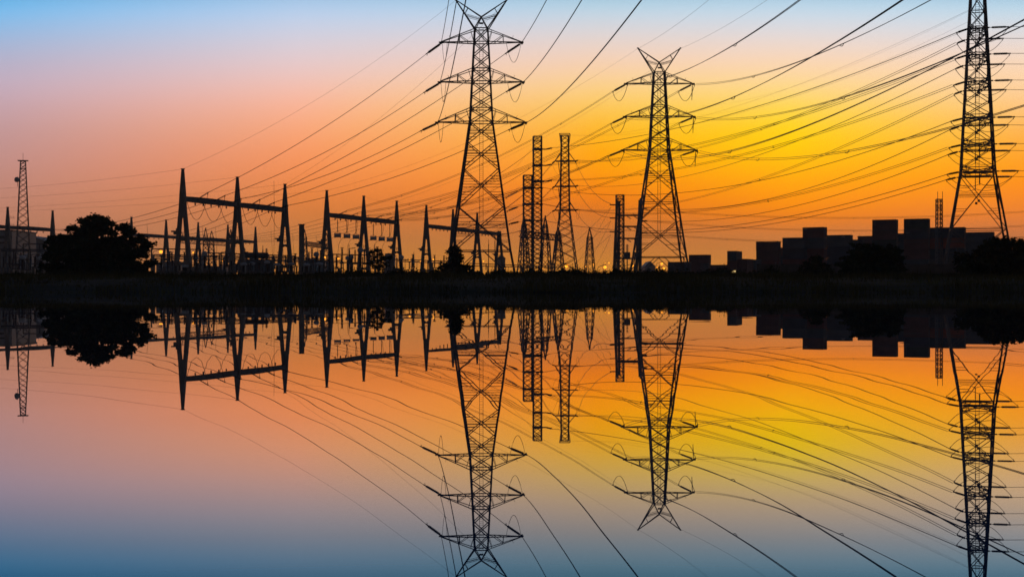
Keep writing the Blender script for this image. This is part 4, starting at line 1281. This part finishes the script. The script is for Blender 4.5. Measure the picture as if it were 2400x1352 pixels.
# ------------------------------------------------------------------ boundary wall at the right
wl = thing('boundary_wall', 'dark stained concrete wall below the containers at the right', 'wall', (0, 0, 0), 0)
wl['kind'] = 'thing'
wx0, wx1, WY = P(1776, 0, 160).x, P(2520, 0, 160).x, 160.0
nw = 13
wp = MB().box((0, 0, .9), ((wx1 - wx0) / nw - .26, .14, 1.8)).mesh('panel', 'wall')
wc = MB().box((0, 0, .95), ((wx1 - wx0) / nw - .24, .24, .1)).mesh('coping', 'wall')
wo = MB().box((0, 0, 1.0), (.26, .3, 2.0)).mesh('post', 'wall')
for k in range(nw):
    x = wx0 + (wx1 - wx0) * (k + .5) / nw
    o = link('panel', wp, wl); o.location = (x, WY, .95 + .01 * (k % 3))
    o = link('coping', wc, wl); o.location = (x, WY, 1.86)
    o = link('post', wo, wl); o.location = (wx0 + (wx1 - wx0) * k / nw, WY - .02, .9)

# ------------------------------------------------------------------ vegetation
def leaves(pts_n, size, up=.3):
    """pts (n,3) -> one mesh worth of folded leaf faces"""
    n = len(pts_n)
    a = rng.normal(size=(n, 3)); a[:, 2] *= .6
    a /= np.linalg.norm(a, axis=1, keepdims=True)
    b = rng.normal(size=(n, 3)); b[:, 2] += up
    b -= a * np.sum(a * b, axis=1, keepdims=True)
    b /= np.linalg.norm(b, axis=1, keepdims=True)
    s = (size * rng.uniform(.6, 1.35, size=(n, 1)))
    v = np.stack([pts_n - a * s, pts_n + b * s * .55, pts_n + a * s, pts_n - b * s * .55], axis=1).reshape(-1, 3)
    f = np.arange(n * 4).reshape(-1, 4)
    return v, f
def np_mesh(name, v, f, mat):
    me = bpy.data.meshes.new(name)
    nv, nf = len(v), len(f)
    k = f.shape[1]
    me.vertices.add(nv); me.vertices.foreach_set('co', v.astype(np.float32).ravel())
    me.loops.add(nf * k); me.loops.foreach_set('vertex_index', f.astype(np.int32).ravel())
    me.polygons.add(nf); me.polygons.foreach_set('loop_start', np.arange(0, nf * k, k, dtype=np.int32))
    me.update(calc_edges=True); me.validate()
    me.materials.append(M[mat])
    return me
def clump_points(c, r, n, hollow=.55):
    d = rng.normal(size=(n, 3)); d /= np.linalg.norm(d, axis=1, keepdims=True)
    rad = hollow + (1 - hollow) * rng.random((n, 1)) ** .7
    rad *= 1 + .18 * rng.normal(size=(n, 1))
    return np.array(c) + d * rad * np.array(r)
def tree(name, label, base, clumps, per, leaf, mat, limbs, trunk_r, group=None, cat='tree'):
    """clumps: (centre, radii) relative to the base"""
    t = thing(name, label, cat, base, 0, group)
    pts = []
    for c, r in clumps:
        vol = (r[0] * r[1] * r[2]) ** (1 / 3)
        # leafy twigs in small tufts so that the rim is ragged
        k = max(10, int(per * 3.4 * vol ** 2))
        cen = clump_points(c, r, k, .1)
        for q in cen:
            pts.append(q + rng.normal(size=(18, 3)) * np.array((.11, .11, .075)) * min(1.5, max(.5, leaf / .12)))
    pts = np.concatenate(pts)
    pts = pts[pts[:, 2] > .03]
    v, f = leaves(pts, leaf)
    link('crown', np_mesh('crown', v, f, mat), t)
    m = MB()
    h0 = limbs[0]
    m.tube([(0, 0, -.2), (.05, .03, h0 * .5), (0, 0, h0)], trunk_r, 8)
    m.build('trunk', 'bark', t)
    lm = MB()
    for c, r in clumps:
        p0 = Vector((0, 0, h0 * random.uniform(.55, .95))); q = Vector(c)
        mid = p0.lerp(q, .5) + Vector((0, 0, .15 * (q - p0).length))
        lm.lathe(p0, mid, [(0, trunk_r * .5), (1, trunk_r * .3)], 5).lathe(mid, q, [(0, trunk_r * .3), (1, trunk_r * .08)], 5)
    lm.build('limb', 'bark', t)
    return t
def from_px(base_px, Y, lst, ground=GROUND, depth=.75):
    b = P(base_px, 0, Y); b.z = ground
    out = []
    for px, py, rx, ry in lst:
        c = P(px, py, Y)
        rxm, rym = rx / F * Y, ry / F * Y
        dy = random.uniform(-1, 1) * depth
        out.append(((c.x - b.x, dy, c.z - b.z), (rxm, min(rxm, 2.2) * .9 + .25, rym)))
    return b, out
b, cl = from_px(235, 118, [(214, 508, 16, 7), (238, 514, 14, 6), (196, 520, 18, 9), (222, 528, 24, 10), (256, 524, 24, 9), (174, 536, 16, 7), (205, 545, 34, 14), (250, 542, 34, 15), (283, 532, 22, 9), (300, 545, 20, 10), (140, 556, 20, 8), (118, 566, 12, 6), (160, 565, 32, 14), (130, 580, 28, 10),
                           (215, 575, 50, 20), (270, 565, 40, 18), (318, 562, 24, 10), (345, 573, 16, 8), (330, 582, 24, 8), (120, 604, 22, 10), (160, 598, 46, 18), (230, 605, 56, 20), (295, 598, 46, 18), (340, 598, 16, 8), (110, 625, 16, 10), (150, 630, 44, 18), (220, 635, 60, 18), (295, 628, 50, 18), (345, 618, 16, 10), (335, 640, 24, 12), (130, 648, 30, 12), (190, 562, 40, 18), (245, 585, 60, 22), (190, 615, 60, 22), (265, 620, 60, 22), (180, 645, 60, 14), (265, 648, 70, 14), (320, 652, 40, 10)], depth=1.2)
tree('broad_tree', 'broad spreading dark tree on the bank at the left', b, cl, 26, .13, 'leaf', [2.2], .26)
b, cl = from_px(2040, 104, [(2030, 586, 30, 12), (2058, 588, 34, 12), (2085, 592, 22, 9), (2010, 598, 30, 14), (2050, 608, 50, 18), (2092, 610, 22, 14), (1992, 620, 26, 16), (2040, 632, 60, 18), (2095, 635, 22, 18), (1982, 644, 24, 14), (2040, 655, 62, 14), (2095, 658, 22, 12)], depth=.9)
tree('round_tree', 'round dark tree standing before the containers right of centre', b, cl, 30, .13, 'leaf', [1.0], .16)
b, cl = from_px(2340, 96, [(2352, 566, 18, 8), (2330, 572, 30, 12), (2375, 574, 24, 10), (2300, 586, 24, 12), (2345, 592, 50, 18), (2395, 590, 24, 14), (2272, 606, 24, 14), (2320, 615, 50, 18), (2380, 615, 44, 20), (2425, 600, 30, 18), (2258, 630, 22, 14), (2310, 642, 56, 18), (2385, 645, 56, 20), (2440, 630, 36, 26), (2250, 654, 22, 12)], depth=1.0)
tree('leafy_tree', 'large leafy tree at the right edge below the cut-off pylon', b, cl, 28, .13, 'leaf2', [1.2], .2)
b, cl = from_px(1912, 118, [(1912, 608, 16, 8), (1900, 622, 18, 10), (1925, 622, 18, 10), (1890, 636, 16, 8), (1915, 638, 26, 12), (1940, 636, 12, 8)])
tree('small_tree', 'small dark shrub left of the round tree before the wall', b, cl, 30, .11, 'leaf2', [.8], .07)
b, cl = from_px(1066, 125, [(1064, 582, 14, 8), (1066, 594, 18, 12), (1072, 608, 20, 12), (1062, 622, 26, 12), (1085, 628, 22, 10), (1045, 630, 22, 10), (1070, 642, 46, 12), (1110, 645, 30, 10), (1025, 644, 26, 10)])
tree('ivy_covered_stump', 'tall stump smothered in creeper at the left foot of the tallest pylon', b, cl, 34, .1, 'leaf', [2.0], .2)
b, cl = from_px(886, 182, [(872, 592, 8, 5), (886, 588, 8, 5), (878, 602, 10, 6), (894, 598, 9, 5), (902, 606, 9, 5), (912, 604, 5, 3), (886, 612, 14, 7), (870, 616, 8, 5), (905, 618, 10, 6), (888, 626, 18, 8)])
tree('leafy_sapling', 'thin leafy sapling in front of the fifth and sixth near A-frames', b, cl, 9, .13, 'leaf', [1.4], .06)

# bushes along the top of the bank
variants = []
for k in range(4):
    pts = []
    for j in range(40):
        c = np.array((rng.uniform(-1, 1), rng.uniform(-.8, .8), abs(rng.normal(.28, .2))))
        c[2] = min(c[2], .75 * (1.15 - abs(c[0])) + .1)
        pts.append(c + rng.normal(size=(34, 3)) * np.array((.2, .2, .13)))
    pts = np.concatenate(pts); pts = pts[pts[:, 2] > 0]
    for j in range(14):      # upright shoots
        x, y = rng.uniform(-.9, .9), rng.uniform(-.6, .6)
        h = rng.uniform(.55, 1.0)
        zz = np.linspace(.1, h, 9)
        pts = np.concatenate([pts, np.stack([x + rng.normal(0, .03, 9) + .1 * zz, y + rng.normal(0, .03, 9), zz], axis=1)])
    v, f = leaves(pts, .1)
    stems = MB()
    for j in range(5): stems.bar((0, 0, -.1), (rng.uniform(-.6, .6), rng.uniform(-.4, .4), .5), .04)
    variants.append((np_mesh('foliage', v, f, 'leaf' if k % 2 else 'leaf2'), stems.mesh('stem', 'bark')))
def bush(px, ytop, Y, wpx, grp, label):
    b = P(px, 673, Y); b.z = bank_z(b.x, Y) - .05
    h = max(.5, P(0, ytop, Y).z - b.z) * 1.08
    w = wpx / F * Y / 2
    t = thing('bush', label, 'bush', b, random.uniform(0, 6.28), grp)
    fo, st = random.choice(variants)
    link('foliage', fo, t); link('stem', st, t)
    t.scale = (w, w * random.uniform(.7, 1.0), h)
edge = lerp_table([(-60, 652), (380, 654), (700, 652), (760, 640), (830, 633), (930, 632), (1040, 633), (1180, 636), (1260, 635), (1400, 635), (1500, 636), (1640, 634), (1780, 637), (1900, 640), (2100, 648), (2300, 650), (2460, 650)])
x = -40.0
while x < 2450:
    Y = random.uniform(104, 150)
    wpx = random.uniform(42, 90) * 125 / Y
    zone = 'left, under the switchyard' if x < 760 else ('middle, below the pylons' if x < 1780 else 'right, below the wall')
    bush(x, edge(x) + random.uniform(-7, 9), Y, wpx, f'low bushes on the bank at the {zone}', f'one of the low dark bushes along the bank at the {zone}')
    x += wpx * random.uniform(.26, .42)
for i, (px, yt, w) in enumerate(((1350, 622, 40), (1440, 625, 30), (1545, 624, 34), (1690, 622, 36), (1805, 622, 40), (1160, 626, 40), (835, 626, 50), (940, 628, 40))):
    bush(px, yt, 128, w, 'taller bushes standing above the bank edge', f'{ORD[i]} taller bush poking above the bank edge, counted at random heights' if False else f'taller bush poking above the bank edge {("right of the slim pylon feet", "left of the dark twin poles", "under the right pylon", "left of the narrow container tower", "before the leftmost high container stack", "inside the left pylon feet", "before the fourth near A-frame", "before the sixth near A-frame")[i]}')

# grass on the bank
n = 90000
gx = rng.uniform(-62, 62, n); gy = 67.5 + 62 * rng.random(n) ** 1.6
keep = np.abs(gx) < gy * .42
gx, gy = gx[keep], gy[keep]; n = len(gx)
gz = np.array([bank_z(a, c) for a, c in zip(gx, gy)])
ok = gz > -.12
gx, gy, gz = gx[ok], gy[ok], gz[ok]; n = len(gx)
patch = .6 + .4 * np.sin(gx * .31 + 2) * np.sin(gy * .23) + .25 * np.sin(gx * .9)
h = rng.uniform(.18, .6, n) * np.clip(patch, .25, 1.3)
w = rng.uniform(.012, .03, n)
ang = rng.uniform(0, 6.28, n)
lx, ly = rng.normal(0, .16, n) * h, rng.normal(0, .16, n) * h
v = np.stack([np.stack([gx - np.cos(ang) * w, gy - np.sin(ang) * w, gz - .03], 1), np.stack([gx + np.cos(ang) * w, gy + np.sin(ang) * w, gz - .03], 1), np.stack([gx + lx, gy + ly, gz + h], 1)], axis=1).reshape(-1, 3)
f = np.arange(n * 3).reshape(-1, 3)
g = link('grass', np_mesh('grass', v, f, 'grass'))
tag(g, 'dark tufted grass covering the bank above the water', 'grass', None, 'stuff')

# ------------------------------------------------------------------ evening haze
def haze():
    m = bpy.data.materials.new('evening_haze')
    m.use_nodes = True
    nt = m.node_tree
    nt.nodes.clear()
    out = nt.nodes.new('ShaderNodeOutputMaterial')
    pv = nt.nodes.new('ShaderNodeVolumePrincipled')
    pv.inputs['Color'].default_value = (0.92, 0.90, 0.88, 1)
    pv.inputs['Density'].default_value = 0.00025
    pv.inputs['Anisotropy'].default_value = 0.3
    nt.links.new(pv.outputs[0], out.inputs['Volume'])
    M['haze'] = m
    b = MB().box((0, 520, 25.7), (2800, 2140, 56)).build('haze', 'haze')
    tag(b, 'thin evening haze hanging over the water and the switchyard', 'haze', None, 'stuff')
haze()
